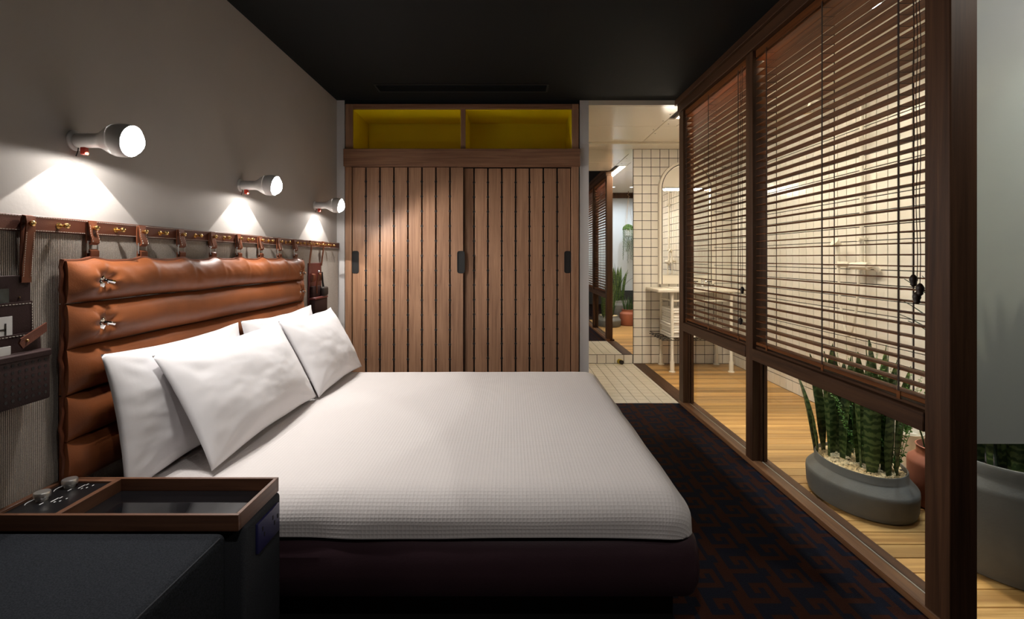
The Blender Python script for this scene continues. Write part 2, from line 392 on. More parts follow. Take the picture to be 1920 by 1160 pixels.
def add_tile(name, src_mb, m, parent, loc):
    global first
    if first is None:
        me_o = src_mb.obj(name, m, None, smooth=False); first = me_o
        me_o.parent = parent; me_o.location = Vector(loc)-world_loc(parent); return me_o
    return piece(name, first, parent, loc)
tb, tm = tile_mesh('tile', 'y', 'tile')
for r in range(24):
    for c in range(11):
        add_tile('tile', tb, tm, wb, (1.363+PT*(c+.5), YM, .001+PT*(r+.5)))
for c in range(7):
    add_tile('tile', tb, tm, wb, (1.357-PT*(c+.5), YM, .001+PT*.5))
# side wall: the 12 columns that show largest are single tiles, the rest one mass of real tiles
ws = struct(MB().box(XS, YN, 0, XS+.1, YM, ZC).obj('wall_bath_side', 'grout'), 'long tiled shower wall seen through the blinds', 'wall')
first = None
tb, tm = tile_mesh('tile', 'x', 'tile')
ycols = [YM-.008-PT*(k+.5) for k in range(39)]
near = [y for y in ycols if 2.92 < y][-12:]
rest = MB()
for y in ycols:
    for r in range(24):
        z = .001+PT*(r+.5)
        if y in near: add_tile('tile', tb, tm, ws, (XS, y, z))
        else: rest.add([(p[0]+XS, p[1]+y, p[2]+z) for p in tb.v], tb.f)
ro = rest.obj('tile_field', 'tile', ws, smooth=False); ro['kind'] = 'stuff'
# bathroom floor of the passage
ft = struct(MB().box(.632, YB, -.05, XW+.003, YM, -.006).obj('floor_passage', 'floor_grout'), 'cream tiled floor of the passage before the mirror', 'floor')
first = None
tb, tm = tile_mesh('tile', 'z', 'floor_tile', s=.0935, th=.006)
for r in range(15):
    for c in range(7):
        add_tile('tile', tb, tm, ft, (1.333-.0975*(c+.5), YB+.006+.1*(r+.5), -.006))
struct(MB().box(1.333, YB, -.006, XW+.003, YM, 0).obj('trim_5', 'floor_tile', smooth=False), 'cream tile edge along the wooden threshold', 'trim')
# deck
dk = struct(MB().box(1.47, YN-.06, -.08, XS, YM, -.02).obj('floor_deck', 'black'), 'timber deck floor of the bathroom', 'floor')
bd = MB().rbox(-.49, -.0435, -.02, .49, .0435, 0, .002, 1)
first = None
for k in range(43):
    y = YN-.015+.0915*k
    if y > YM-.03: break
    o = add_tile('plank', bd, 'deck', dk, (1.968, y, 0))
struct(MB().rbox(XW, YB+.02, -.02, 1.487, YM, .004, .003, 1).obj('trim_6', 'merbau_y'), 'dark timber threshold between passage tiles and deck', 'threshold')
# bathroom ceiling panels
bc = struct(MB().box(.632, YB+.02, ZBC+.012, XS+.1, YM, ZBC+.08).box(1.44, YN-.02, ZBC+.012, XS+.1, YB+.02, ZBC+.08).obj('ceiling_bathroom', 'grout'), 'glossy cream panelled bathroom ceiling', 'ceiling')
for (a, b_, c, d) in ((.634, YB+.021, 1.396, 4.638), (.634, 4.642, 1.396, YM), (1.552, YB+.021, XS, 4.638), (1.402, 4.642, XS, YM),
                      (1.402, 4.40, 1.548, 4.638), (1.552, 2.80, XS, YB+.017), (1.552, YN, XS, 2.796)):
    MB().rbox(a, b_, ZBC, c, d, ZBC+.012, .0015, 1).obj('ceiling_panel', 'bath_ceiling', bc, smooth=False)
MB().box(1.45, YN, ZBC, 1.552, 2.60, ZBC+.012).obj('ceiling_panel', 'bath_ceiling', bc, smooth=False)
for (x, y) in ((1.37, 4.25), (1.37, 4.45), (1.45, 4.55), (1.37, 4.75), (1.43, 4.9)):
    MB().cyl((x, y, ZBC-.002), (x, y, ZBC+.004), .006, n=10).obj('screw', 'grout', bc)
struct(MB().rbox(.632, 5.25, 2.377, XS, YM, ZBC, .002, 1).obj('trim_7', 'bath_ceiling'), 'cream cornice box over the tiled wall', 'cornice')
# strip light in the bathroom ceiling
sl = thing('strip_light', 'long warm linear light recessed in bathroom ceiling above the blinds', 'light', (1.5, 3.49, ZBC))
MB().box(1.462, 2.62, ZBC+.002, 1.544, 4.37, ZBC+.008).obj('diffuser', 'strip', sl, smooth=False)
fr = MB(); fr.box(1.452, 2.60, ZBC-.003, 1.462, 4.39, ZBC+.012); fr.box(1.544, 2.60, ZBC-.003, 1.552, 4.39, ZBC+.012)
fr.box(1.462, 2.60, ZBC-.003, 1.544, 2.62, ZBC+.012); fr.box(1.462, 4.37, ZBC-.003, 1.544, 4.39, ZBC+.012)
fr.obj('housing', 'bath_ceiling', sl, smooth=False)

# fill spot added out of view to light the front of the bed
bl = thing('bed_fill_spot', 'added tilted fill spot in the black bedroom ceiling, out of view', 'light', (.05, .30, ZC))
MB().lathe([(.036, -.001), (.050, -.004), (.052, .0), (.036, .0)], (.05, .30, ZC), n=28, cap=False).obj('trim_ring', 'black', bl)
MB().lathe([(.035, -.0008), (.004, -.0006)], (.05, .30, ZC), n=20).obj('lens', 'lens_glow', bl)
ld = bpy.data.lights.new('fill_beam', 'SPOT'); ld.energy = BED_FILL; ld.color = (1, .945, .90); ld.spot_size = math.radians(72); ld.spot_blend = .9; ld.shadow_soft_size = .04
lo_ = bpy.data.objects.new('fill_beam', ld); COL.objects.link(lo_); lo_.parent = bl; lo_.location = (0, 0, -.015)
lo_.rotation_euler = Vector((-.18, 1.45, -2.0)).to_track_quat('-Z', 'Y').to_euler()
# two cool fill downlights, assumed and added to brighten the frosted screen
def downlight(x, y, lb):
    t = thing('bath_fill_lamp', lb, 'light', (x, y, ZBC), 'added bathroom fill downlights')
    MB().lathe([(.030, -.001), (.042, -.003), (.043, .0005), (.030, .0005)], (x, y, ZBC), n=24, cap=False).obj('trim_ring', 'steel', t)
    MB().lathe([(.029, -.0008), (.004, -.0006)], (x, y, ZBC), n=20).obj('lens', 'lens_glow', t)
    ld = bpy.data.lights.new('fill_beam', 'SPOT'); ld.energy = BATH_FILL; ld.color = (.78, .89, 1); ld.spot_size = math.radians(120); ld.spot_blend = .8; ld.shadow_soft_size = .03
    o = bpy.data.objects.new('fill_beam', ld); COL.objects.link(o); o.parent = t; o.location = (0, 0, -.012); o.rotation_euler = (math.radians(-24), 0, 0)
downlight(1.78, 2.42, 'added bathroom fill downlight nearer the timber partition'); downlight(2.10, 2.42, 'added bathroom fill downlight nearer the tiled shower wall')
# round fill lamp added out of view to lift the nearest post and screen
el = thing('entry_fill_lamp', 'added round fill lamp, out of view, on the entry side of the frosted screen', 'light', (1.95, .95, ZC))
MB().lathe([(.11, -.03), (.11, -.001)], (1.95, .95, ZC), n=32).obj('housing', 'lamp_white', el)
MB().lathe([(.10, -.034), (.10, -.030)], (1.95, .95, ZC), n=32).obj('diffuser', 'entry_fill', el)

# ---------------------------------------------------------------- glazed timber partition
win = thing('window_1', 'dark timber framed glass partition between bed and bathroom', 'window', (1.41, 2.8, 0), kind='structure')
X0, X1 = XW, 1.445
posts = ((3.905, 4.0), (2.786, 2.868), (1.533, 1.63))
for a, b_ in posts:
    MB().rbox(X0, a, 0, X1, b_, 2.335, .003, 1).obj('post', 'merbau_z', win)
hd = MB().rbox(X0-.012, 1.53, 2.335, X1-.012, 4.004, ZC-.001, .003, 1)
hd.rbox(X0-.035, 1.53, 2.395, X0-.010, 4.01, ZC-.001, .003, 1); hd.obj('header', 'merbau_y', win)
bays = ((2.868, 3.905), (1.63, 2.786))
for a, b_ in bays:
    MB().rbox(X0-.004, a, .597, X1, b_, .662, .003, 1).obj('transom_rail', 'merbau_y', win)
    MB().rbox(X0+.018, a, .662, X1, b_, .674, .002, 1).obj('transom_ledge', 'merbau_y', win)
    MB().box(1.437, a, .674, 1.441, b_, 2.335).obj('glass_pane', 'glass', win, smooth=False)
    MB().box(1.413, a, .030, 1.418, b_, .597).obj('glass_pane', 'glass', win, smooth=False)
    for yy in (a, b_-.012):
        MB().box(1.404, yy, .030, 1.412, yy+.012, .597).box(1.419, yy, .03, 1.432, yy+.012, .597).obj('glazing_bead', 'merbau_z', win, smooth=False)
    MB().box(1.4095, b_-.003, .03, 1.4125, b_-.0002, .597).obj('glass_seal', 'glass_edge', win, smooth=False)
MB().rbox(X0-.005, 1.529, 0, 1.408, 4.001, .030, .003, 1).obj('sill', 'sill_wood', win)
MB().rbox(1.421, 1.53, 0, 1.470, 4.0, .024, .003, 1).obj('sill_inner_strip', 'merbau_y', win)
MB().box(1.4085, 1.63, .0, 1.4135, 3.91, .0295).obj('glass_channel', 'glass_edge', win, smooth=False)

# frosted screen at the near end of the bathroom
w2 = thing('window_2', 'frosted glass screen with clear lower pane beside the nearest post', 'window', (2.0, YN, 0), kind='structure')
MB().box(1.447, YN-.004, .56, XS-.001, YN+.004, 2.30).obj('frosted_pane', 'frost', w2, smooth=False)
MB().box(1.447, YN-.003, .0, XS-.001, YN+.003, .559).obj('clear_pane', 'glass', w2, smooth=False)
MB().rbox(1.447, YN-.04, 2.30, XS+.1, YN+.04, ZBC+.03, .003, 1).obj('head_beam', 'merbau_z', w2)

# tall wall mirror at the end of the passage
mr = thing('wall_mirror', 'tall frameless mirror at the end of the tiled passage', 'mirror', (1.0, YM, .1))
MB().box(.636, YM-.006, .101, 1.359, YM-.001, 2.376).obj('mirror_sheet', 'mirror', mr, smooth=False)
MB().box(.636, YM-.008, .097, 1.361, YM-.0005, .101).box(1.359, YM-.008, .101, 1.3625, YM-.0005, 2.376).obj('edge_bead', 'grout', mr, smooth=False)

# ceiling air slot in the black ceiling
vent = thing('air_slot', 'long black linear air slot in the black ceiling', 'vent', (-.37, 3.7, ZC))
vb = MB(); x0, x1 = (705-957)*3.7/F, (1028-957)*3.7/F
vb.box(x0, 3.62, ZC-.006, x1, 3.635, ZC-.0005); vb.box(x0, 3.775, ZC-.006, x1, 3.79, ZC-.0005); vb.box(x0, 3.635, ZC-.006, x0+.015, 3.775, ZC-.0005); vb.box(x1-.015, 3.635, ZC-.006, x1, 3.775, ZC-.0005)
vb.obj('frame', 'black', vent, smooth=False)
for k in range(5): MB().box(x0+.015, 3.648+.026*k, ZC-.010, x1-.015, 3.654+.026*k, ZC-.0005).obj('blade', 'black_paint', vent, smooth=False)

# ================================================================ WARDROBE
wd = thing('wardrobe', 'built in timber wardrobe with plank sliding doors and yellow top shelf', 'wardrobe', (-.39, 4.2, 0))
MB().rbox(-1.329, YB-.012, 0, -1.277, YB+.6, 1.904, .002, 1).obj('side_stile', 'ward', wd)
MB().rbox(.495, YB-.012, 0, .550, YB+.6, 1.904, .002, 1).obj('side_stile', 'ward', wd)
MB().rbox(-1.337, YB-.035, 1.904, .559, YB+.02, 2.045, .003, 1).obj('fascia_beam', 'ward_x', wd)
MB().rbox(-1.329, YB-.008, 2.045, -1.268, YB+.45, 2.410, .002, 1).obj('shelf_side', 'ward', wd)
MB().rbox(.495, YB-.008, 2.045, .550, YB+.45, 2.410, .002, 1).obj('shelf_side', 'ward', wd)
MB().rbox(-1.268, YB-.008, 2.372, .495, YB+.02, 2.410, .002, 1).obj('top_rail', 'ward_x', wd)
MB().rbox(-.401, YB-.004, 2.045, -.362, YB+.42, 2.372, .002, 1).obj('divider', 'ward', wd)
for (a, c) in ((-1.268, -.401), (-.362, .495)):
    MB().box(a, YB+.42, 2.045, c, YB+.44, 2.372).obj('shelf_back', 'yellow', wd, smooth=False)
    MB().box(a, YB+.02, 2.045, c, YB+.42, 2.050).obj('shelf_floor', 'yellow', wd, smooth=False)
    MB().box(a, YB+.02, 2.366, c, YB+.42, 2.372).obj('shelf_lining', 'yellow', wd, smooth=False)
    for q in (a, c-.003): MB().box(q, YB+.004, 2.05, q+.003, YB+.42, 2.366).obj('shelf_lining', 'yellow', wd, smooth=False)
MB().rbox(-1.255, YB+.405, 2.052, -.406, YB+.418, 2.355, .002, 1).obj('access_panel', 'yellow', wd)
MB().box(-1.277, YB+.075, .02, .495, YB+.09, 1.904).obj('door_backing', 'black', wd, smooth=False)
def pull(xc, y, w_):
    o = []; r = w_*.3; zc = 1.137; hh = .09
    def rr(wx, hz, rad):
        pts = []
        for (sx, sz, a0) in ((1,1,0),(-1,1,90),(-1,-1,180),(1,-1,270)):
            for k in range(5):
                a = math.radians(a0+k*22.5); pts.append((xc+sx*(wx-rad)+rad*math.cos(a), zc+sz*(hz-rad)+rad*math.sin(a)))
        return pts
    O = rr(w_/2, hh, r); I = rr(w_/2-.006, hh-.006, r-.004); b = MB(); n = len(O)
    v = [(p[0], y, p[1]) for p in O]+[(p[0], y, p[1]) for p in I]+[(p[0], y+.014, p[1]) for p in O]+[(p[0], y+.012, p[1]) for p in I]
    f = []
    for i in range(n):
        j = (i+1) % n; f += [(i, j, n+j, n+i), (n+i, n+j, 3*n+j, 3*n+i), (i, 2*n+i, 2*n+j, j)]
    f.append(tuple(range(3*n, 4*n)))
    v = [(p[0], (y+.0032 if p[1] > y+.005 else p[1]), p[2]) for p in v]
    return b.add(v, f)
def sliding_door(x0, pitch, y, pulls):
    d = bpy.data.objects.new('sliding_door', None); COL.objects.link(d); d.parent = wd; d.location = Vector((x0, y, .02))-wd.location
    for k in range(8):
        MB().rbox(x0+pitch*k+.0055, y, .025, x0+pitch*(k+1)-.0065, y+.022, 1.900, .0015, 1).obj('plank', 'ward', d)
    MB().box(x0, y+.020, .02, x0+8*pitch, y+.030, 1.902).obj('door_core', 'black', d, smooth=False)
    sp = MB()
    for k in range(1, 8):
        for q in range(15):
            z = 1.785-.1192*q
            sp.cyl((x0+pitch*k-.0007, y-.0012, z), (x0+pitch*k-.0007, y+.01, z), .0105, n=10)
    s_ = sp.obj('peg_holes', 'black', d, smooth=False); s_['kind'] = 'stuff'
    for px, pw in pulls: pull(px, y-.004, pw).obj('recessed_pull', 'black', d)
sliding_door(-1.276, .1128, YB-.006, ((-1.247, .055), (-.398, .062)))
sliding_door(-.408, .1128, YB+.038, ((.466, .055),))

# ================================================================ LEATHER RAIL
rail = thing('leather_peg_rail', 'red brown leather rail with brass pegs along the wall above the headboard', 'peg rail', (XP, 2.0, 1.268))
RF = XP+.010
MB().rbox(XP-.001, -.4, 1.244, RF, 3.97, 1.291, .002, 1).obj('leather_strip', 'leather_rail', rail)
st = MB()
for z in (1.248, 1.287):
    for k in range(360):
        y = 1.0+.0082*k; st.box(RF-.0005, y, z-.0006, RF+.0008, y+.0055, z+.0006)
so = st.obj('stitching', 'stitch', rail, smooth=False); so['kind'] = 'stuff'
PEG = [1.394+.1085*k for k in range(-2, 23)]
strap_ids = [2+2*(k+1) for k in range(8)]           # indices in PEG that carry a headboard strap
pegmb = MB().lathe([(.010, 0), (.010, .002), (.0035, .004), (.0035, .016), (.006, .019), (.0085, .024), (.0075, .030), (.003, .033), (.0005, .0335)], (0, 0, 0), (1, 0, 0), 14)
pg = None
for i, y in enumerate(PEG):
    if pg is None:
        pg = pegmb.obj('peg', 'brass', None); pg.parent = rail; pg.location = Vector((RF-.001, y, 1.266))-rail.location
    else: piece('peg', pg, rail, (RF-.001, y, 1.266))

# ================================================================ HEADBOARD
HY0, HY1 = 1.497, 3.212
hbd = thing('hanging_headboard', 'quilted tan leather headboard hung by straps behind the pillows', 'headboard', (-1.34, 2.35, .47))
strap_y = [PEG[i] for i in strap_ids]
ZR = (1.165, 1.030, .892, .752, .612, .472)
knobs = [(1.612, 1.094), (1.612, .958), (3.13, 1.078), (3.13, .960)]
HB = -1.362
def top_wave(y):
    return sum(.011*math.exp(-((y-s_)/.038)**2) for s_ in strap_y)-.004
for r in range(5):
    zt, zb = ZR[r], ZR[r+1]
    def fn(u, t, zt=zt, zb=zb, r=r):
        y = lerp(HY0, HY1, u)
        zz = lerp(zb+.002, zt-.002 + (top_wave(y) if r == 0 else 0), t)
        zz += .004*nz(y*3, r*3.1, 1.5)
        prof = (max(0, 1-(2*t-1)**2))**.6
        endf = sm((min(u, 1-u)*(HY1-HY0)+.012)/.085)**.7
        bulge = .014+.010*(1-endf)+.044*prof*endf
        wr = 0
        if r == 0:
            for s_ in strap_y: wr += .0035*math.exp(-((y-s_-.020*(1-t))/.011)**2)*t-.002*math.exp(-((y-s_-.03)/.012)**2)*t
            wr += .0030*nz(y*26+t*3.4, t*1.3, 3.3)*(.4+.6*math.sin(PI*t))
        wr += .0028*nz(y*9, t*2+r*5, 7.7)
        for ky, kz in knobs:
            q = ((y-ky)**2+(zz-kz)**2)/.028**2
            wr -= .026*math.exp(-q); wr += .003*math.cos(math.atan2(zz-kz, y-ky)*7)*math.exp(-((math.sqrt(q)-1.3)/.8)**2)
        return (HB+bulge+wr*min(1, prof*1.4+.1), y, zz)
    b = MB().grid(fn, 220, 24)
    # back skin closes the roll
    b.grid(lambda u, t, zt=zt, zb=zb: (HB, lerp(HY0, HY1, u), lerp(zb+.002, zt-.002, t)), 1, 1)
    for uu in (0, 1):
        b.grid(lambda p, t, uu=uu: (lerp(HB, fn(uu, t)[0], p), fn(uu, t)[1], fn(uu, t)[2]), 1, 24)
    b.obj('leather_roll', 'leather_tan', hbd, angle=60)
top = [(HB+.010, lerp(HY0-.004, HY1+.004, k/160), ZR[0]+top_wave(lerp(HY0, HY1, k/160))+.004*nz(lerp(HY0, HY1, k/160)*3, 0, 1.5)) for k in range(161)]
MB().tube(top, .0048, 6).obj('piping', 'leather_piping', hbd)
for y in (HY0-.003, HY1+.003):
    MB().tube([(HB+.012+.003*math.sin(k*2.1), y+.004*math.sin(k*PI/5), lerp(ZR[-1], ZR[0], k/30)) for k in range(31)], .0055, 6).obj('piping', 'leather_piping', hbd)
for ky, kz in knobs:
    x = HB+.035
    b = MB().lathe([(.023, -.006), (.023, .003), (.019, .006), (.008, .008), (.007, .020)], (x, ky, kz), (1, 0, 0), 22, sx=.8)
    kb = b.obj('turn_clasp', 'chrome', hbd)
    MB().tube([(x+.020, ky-.012, kz+.004), (x+.024, ky-.004, kz+.001), (x+.025, ky+.006, kz-.001), (x+.025, ky+.016, kz-.004)], .0055, 8, r_end=.0075).obj('turn_lever', 'chrome', kb)
def strap(y):
    s_ = MB().ribbon([(RF+.003, 1.222), (RF+.0025, 1.262), (RF+.004, 1.284), (RF+.010, 1.286), (RF+.0125, 1.27), (RF+.0145, 1.248), (RF+.020, 1.230), (RF+.0195, 1.219), (RF+.013, 1.213), (RF+.006, 1.217), (RF+.003, 1.222)], y-.016, y+.016, .004).obj('strap', 'leather_strap', hbd)
    e = MB()
    for yy in (y-.0135, y+.0135):
        for k in range(7):
            z = 1.275-.0082*k; x = RF+.0120+(.0140-.0120)*(1.27-z)/.022 if z > 1.248 else RF+.0140+(.0205-.0140)*(1.248-z)/.018
            e.box(x+.0012, yy-.0007, z-.005, x+.0032, yy+.0007, z)
    eo = e.obj('stitching', 'stitch', s_, smooth=False); eo['kind'] = 'stuff'
    MB().tube([(RF+.012, y-.019, 1.222), (RF+.012, y+.019, 1.222), (RF+.011, y+.019, 1.186), (RF+.011, y-.019, 1.186)], .0026, 6, closed=True).obj('buckle', 'steel', s_)
    MB().ribbon([(HB+.004, 1.160), (RF+.004, 1.176), (RF+.005, 1.192), (RF+.011, 1.196), (RF+.018, 1.191), (RF+.0175, 1.178), (RF+.014, 1.166), (HB+.012, 1.150)], y-.016, y+.016, .004).obj('lower_loop', 'leather_strap', s_)
    MB().sphere((RF+.0165, y, 1.266), .006, 10, 6).obj('stud', 'brass', s_)
for y in strap_y: strap(y)

# ================================================================ HANGING ORGANISERS
og = thing('leather_organiser', 'dark leather wall organiser with pockets at the left edge of the headboard', 'organiser', (-1.36, 1.25, .78))
oy0, oy1 = 1.085, 1.412
MB().rbox(-1.372, oy0, .79, -1.364, oy1, 1.121, .002, 1).obj('back_panel', 'leather_dark', og)
def pocket(z0, z1, xo, xi, yr, slope=0):
    """front sheet of a pocket leaning out: xo at the bottom, xi at the top"""
    o = [(-1.364, z0), (xo, z0), (xi, z1), (xi-.004, z1), (-1.364, z0+.02)]
    return MB().prism([(p[0], p[1]) for p in o], 'y', oy0, yr)
def stitch_line(parent, a, b_, n=34):
    e = MB(); a, b_ = Vector(a), Vector(b_)
    for k in range(n):
        p = a.lerp(b_, (k+.1)/n); q = a.lerp(b_, (k+.7)/n); e.cyl(p, q, .0009, n=4)
    o = e.obj('stitching', 'stitch', parent, smooth=False); o['kind'] = 'stuff'
p1 = pocket(.90, 1.048, -1.350, -1.352, oy1-.008).obj('pocket', 'leather_dark', og); stitch_line(p1, (-1.351, oy0, 1.042), (-1.351, oy1-.012, 1.042)); stitch_line(p1, (-1.350, oy1-.012, 1.042), (-1.349, oy1-.012, .95), 12)
p2 = pocket(.86, .962, -1.335, -1.338, oy1).obj('pocket', 'leather_dark', og); stitch_line(p2, (-1.337, oy0, .957), (-1.337, oy1-.005, .957))
# lower perforated pouch
lp = MB().rbox(-1.366, oy0, .770, -1.312, oy1+.004, .905, .006, 2).obj('pouch', 'leather_dark', og)
stitch_line(lp, (-1.3118, oy0, .898), (-1.3118, oy1, .898), 38)
lip = MB().rbox(-1.368, oy0, .892, -1.308, oy1+.006, .912, .004, 1).obj('pouch_lip', 'leather_dark', lp)
hol = MB()
for r in range(6):
    for c in range(17):
        y = oy1-.012-.0185*c; z = .884-.0185*r
        hol.cyl((-1.3135, y, z), (-1.3113, y, z), .0045, n=8)
ho = hol.obj('perforations', 'black', lp, smooth=False); ho['kind'] = 'stuff'
bt = MB().add([(-1.328, oy1+.004, .985), (-1.328, oy1+.004, .960), (-1.318, oy1-.075, .925), (-1.318, oy1-.085, .940), (-1.318, oy1-.080, .952),
               (-1.323, oy1+.004, .985), (-1.323, oy1+.004, .960), (-1.313, oy1-.075, .925), (-1.313, oy1-.085, .940), (-1.313, oy1-.080, .952)],
              [(0,1,2,3,4), (9,8,7,6,5)]+[(i, (i+1) % 5, 5+(i+1) % 5, 5+i) for i in range(5)]).obj('fastening_strap', 'leather_rail', og)
MB().sphere((-1.315, oy1-.062, .944), .004, 8, 6).obj('stud', 'brass', bt)
MB().sphere((-1.363, oy1-.035, 1.060), .0022, 8, 6).obj('stud', 'brass', og)
for y in (1.394, 1.177):
    s_ = MB().ribbon([(RF+.006, 1.275), (RF+.010, 1.288), (RF+.018, 1.286), (RF+.021, 1.27), (RF+.016, 1.22), (RF+.008, 1.15), (-1.362, 1.10)], y-.014, y+.014, .004).obj('hanging_strap', 'leather_strap', og)
    MB().ribbon([(RF+.006, 1.275), (RF+.003, 1.20), (-1.366, 1.10)], y-.014, y+.014, .003).obj('rear_strap', 'leather_strap', s_)
    stitch_line(s_, (RF+.0215, y-.011, 1.268), (-1.358, y-.011, 1.115), 24); stitch_line(s_, (RF+.0215, y+.011, 1.268), (-1.358, y+.011, 1.115), 24)
# cards held in the pockets
tag(MB().box(-1.3615, 1.10, .95, -1.3595, 1.345, 1.086).obj('photo_card', 'card_dark'), 'dark picture card in the top pocket of the left organiser', 'card')
cd = thing('letter_card', 'white card with black letter H in the middle pocket of the left organiser', 'card', (-1.345, 1.3, .92))
MB().box(-1.3465, 1.10, .92, -1.3445, 1.339, 1.012).obj('card', 'card_white', cd, smooth=False)
MB().box(-1.3446, 1.283, .975, -1.3438, 1.322, .980).box(-1.3446, 1.318, .962, -1.3438, 1.3225, .994).box(-1.3446, 1.281, .962, -1.3438, 1.2855, .994).obj('printed_letter', 'panel_black', cd, smooth=False)
tag(MB().box(-1.3295, 1.10, .84, -1.3275, 1.318, .935).obj('note_card', 'card_white'), 'white card peeping from the lowest pouch of the left organiser', 'card')

o2 = thing('leather_tool_holder', 'narrow wine red leather holder with straps hanging beyond the headboard', 'organiser', (-1.36, 3.47, .775))
ry0, ry1 = 3.365, 3.585
MB().rbox(-1.376, ry0, .775, -1.366, ry1, 1.135, .002, 1).obj('back_panel', 'leather_wine', o2)
MB().rbox(-1.366, ry0, .775, -1.325, ry1+.01, .885, .006, 2).obj('lower_pouch', 'leather_dark', o2)
MB().rbox(-1.366, ry0-.002, .885, -1.322, ry1+.012, .900, .003, 1).obj('pouch_lip', 'leather_wine', o2)
MB().rbox(-1.366, ry0+.01, .90, -1.345, ry1-.05, .975, .006, 2).obj('pocket', 'leather_dark', o2)
for y in (3.415, 3.535):
    MB().ribbon([(-1.362, 1.06), (-1.350, 1.055), (-1.346, 1.03), (-1.352, 1.01), (-1.362, 1.008)], y-.022, y+.022, .003).obj('loop', 'leather_strap', o2)
for y in (PEG[20], PEG[22]):
    pass
for y in (3.364, 3.581):
    MB().ribbon([(RF+.006, 1.275), (RF+.010, 1.288), (RF+.018, 1.286), (RF+.021, 1.27), (RF+.016, 1.22), (RF+.008, 1.16), (-1.364, 1.115)], y-.010, y+.010, .004).obj('hanging_strap', 'leather_strap', o2)
sh = thing('shoehorn', 'slim brown shoehorn slotted into the wine red leather holder', 'shoehorn', (-1.345, 3.43, .92))
MB().tube([(-1.346, 3.445, .925), (-1.342, 3.435, .98), (-1.337, 3.452, 1.045), (-1.336, 3.458, 1.07)], .007, 8, r_end=.004).obj('handle', 'leather_strap', sh)
MB().sphere((-1.336, 3.460, 1.075), .009, 10, 6).obj('knob', 'steel', sh)
br = thing('shoe_brush', 'small black shoe brush tucked in the wine red leather holder', 'brush', (-1.335, 3.54, .90))
MB().rbox(-1.346, 3.505, .902, -1.318, 3.60, .965, .012, 3).obj('brush_head', 'rubber', br)
MB().tube([(-1.336, 3.545, .96), (-1.338, 3.535, 1.0), (-1.338, 3.525, 1.07)], .008, 8, r_end=.005).obj('handle', 'black', br)

# ================================================================ SCONCES
def make_sconce():
    t = thing('wall_sconce', 'x', 'wall lamp', (0,0,0), 'white bulb shaped wall lamps over the bed')
    MB().lathe([(.033, 0), (.033, .004), (.028, .008), (.024, .009)], (0,0,0), (1,0,0), 28).obj('wall_plate', 'lamp_white', t)
    MB().lathe([(.022, .006), (.0235, .015), (.0235, .075), (.026, .088), (.034, .102), (.044, .118), (.051, .134)], (0,0,0), (1,0,0), 36, cap=False).obj('neck', 'lamp_white', t)
    # shade: cut back at the lower front so the bulb shows
    n = 40; b = MB(); v = []; rows = 7
    for k in range(rows):
        for i in range(n):
            a = 2*PI*i/n; lim = .185+.011*math.cos(a-PI/2)    # reaches further at the top
            x = lerp(.134, lim, k/(rows-1)); r = .051+.0025*math.sin(PI*(x-.134)/.06)-max(0, x-.160)*.10
            v.append((x, r*math.cos(a), r*math.sin(a)))
    f = [(k*n+i, k*n+(i+1) % n, (k+1)*n+(i+1) % n, (k+1)*n+i) for k in range(rows-1) for i in range(n)]
    b.add(v, f); so_ = b.obj('shade', 'lamp_white', t)
    md = so_.modifiers.new('shell', 'SOLIDIFY'); md.thickness = .0015
    MB().lathe([(.002, .120), (.030, .124), (.046, .140), (.049, .158), (.0475, .176), (.043, .190), (.034, .201), (.020, .208), (.001, .211)], (0,0,0), (1,0,0), 28).obj('bulb', 'bulb', t)
    MB().rbox(.022, -.008, -.046, .040, .008, -.020, .004, 2).obj('switch', 'red_plastic', t)
    MB().tube([(.012, .0, -.020), (.010, 0, -.034), (.004, 0, -.050)], .0015, 6).obj('flex', 'black', t)
    def spot(name, p, loc, rot, ang, blend, rad):
        ld = bpy.data.lights.new(name, 'SPOT'); ld.energy = p; ld.color = SCONCE; ld.spot_size = math.radians(ang); ld.spot_blend = blend; ld.shadow_soft_size = rad
        o = bpy.data.objects.new(name, ld); COL.objects.link(o); o.parent = t; o.location = loc; o.rotation_euler = rot
    spot('neck_glow', SPOT_NECK, (.060, 0, -.026), (0, math.radians(4), 0), 102, .05, .003)
    spot('head_glow', SPOT_HEAD, (.150, 0, -.056), (0, math.radians(5), 0), 178, .2, .010)
    spot('front_beam', SPOT_BEAM, (.214, 0, -.020), (0, math.radians(-46), 0), 150, .45, .03)
    return t
s0 = make_sconce()
labels = ['largest white bulb lamp on the wall above the dark leather organiser', 'middle white bulb lamp on the wall above the centre of the headboard', 'smallest white bulb lamp on the wall right beside the wardrobe']
for k, (y, lb) in enumerate(zip((1.594, 2.572, 3.55), labels)):
    s_ = s0 if k == 0 else copy_tree(s0)
    s_.location = (XL, y, 1.546); s_['label'] = lb

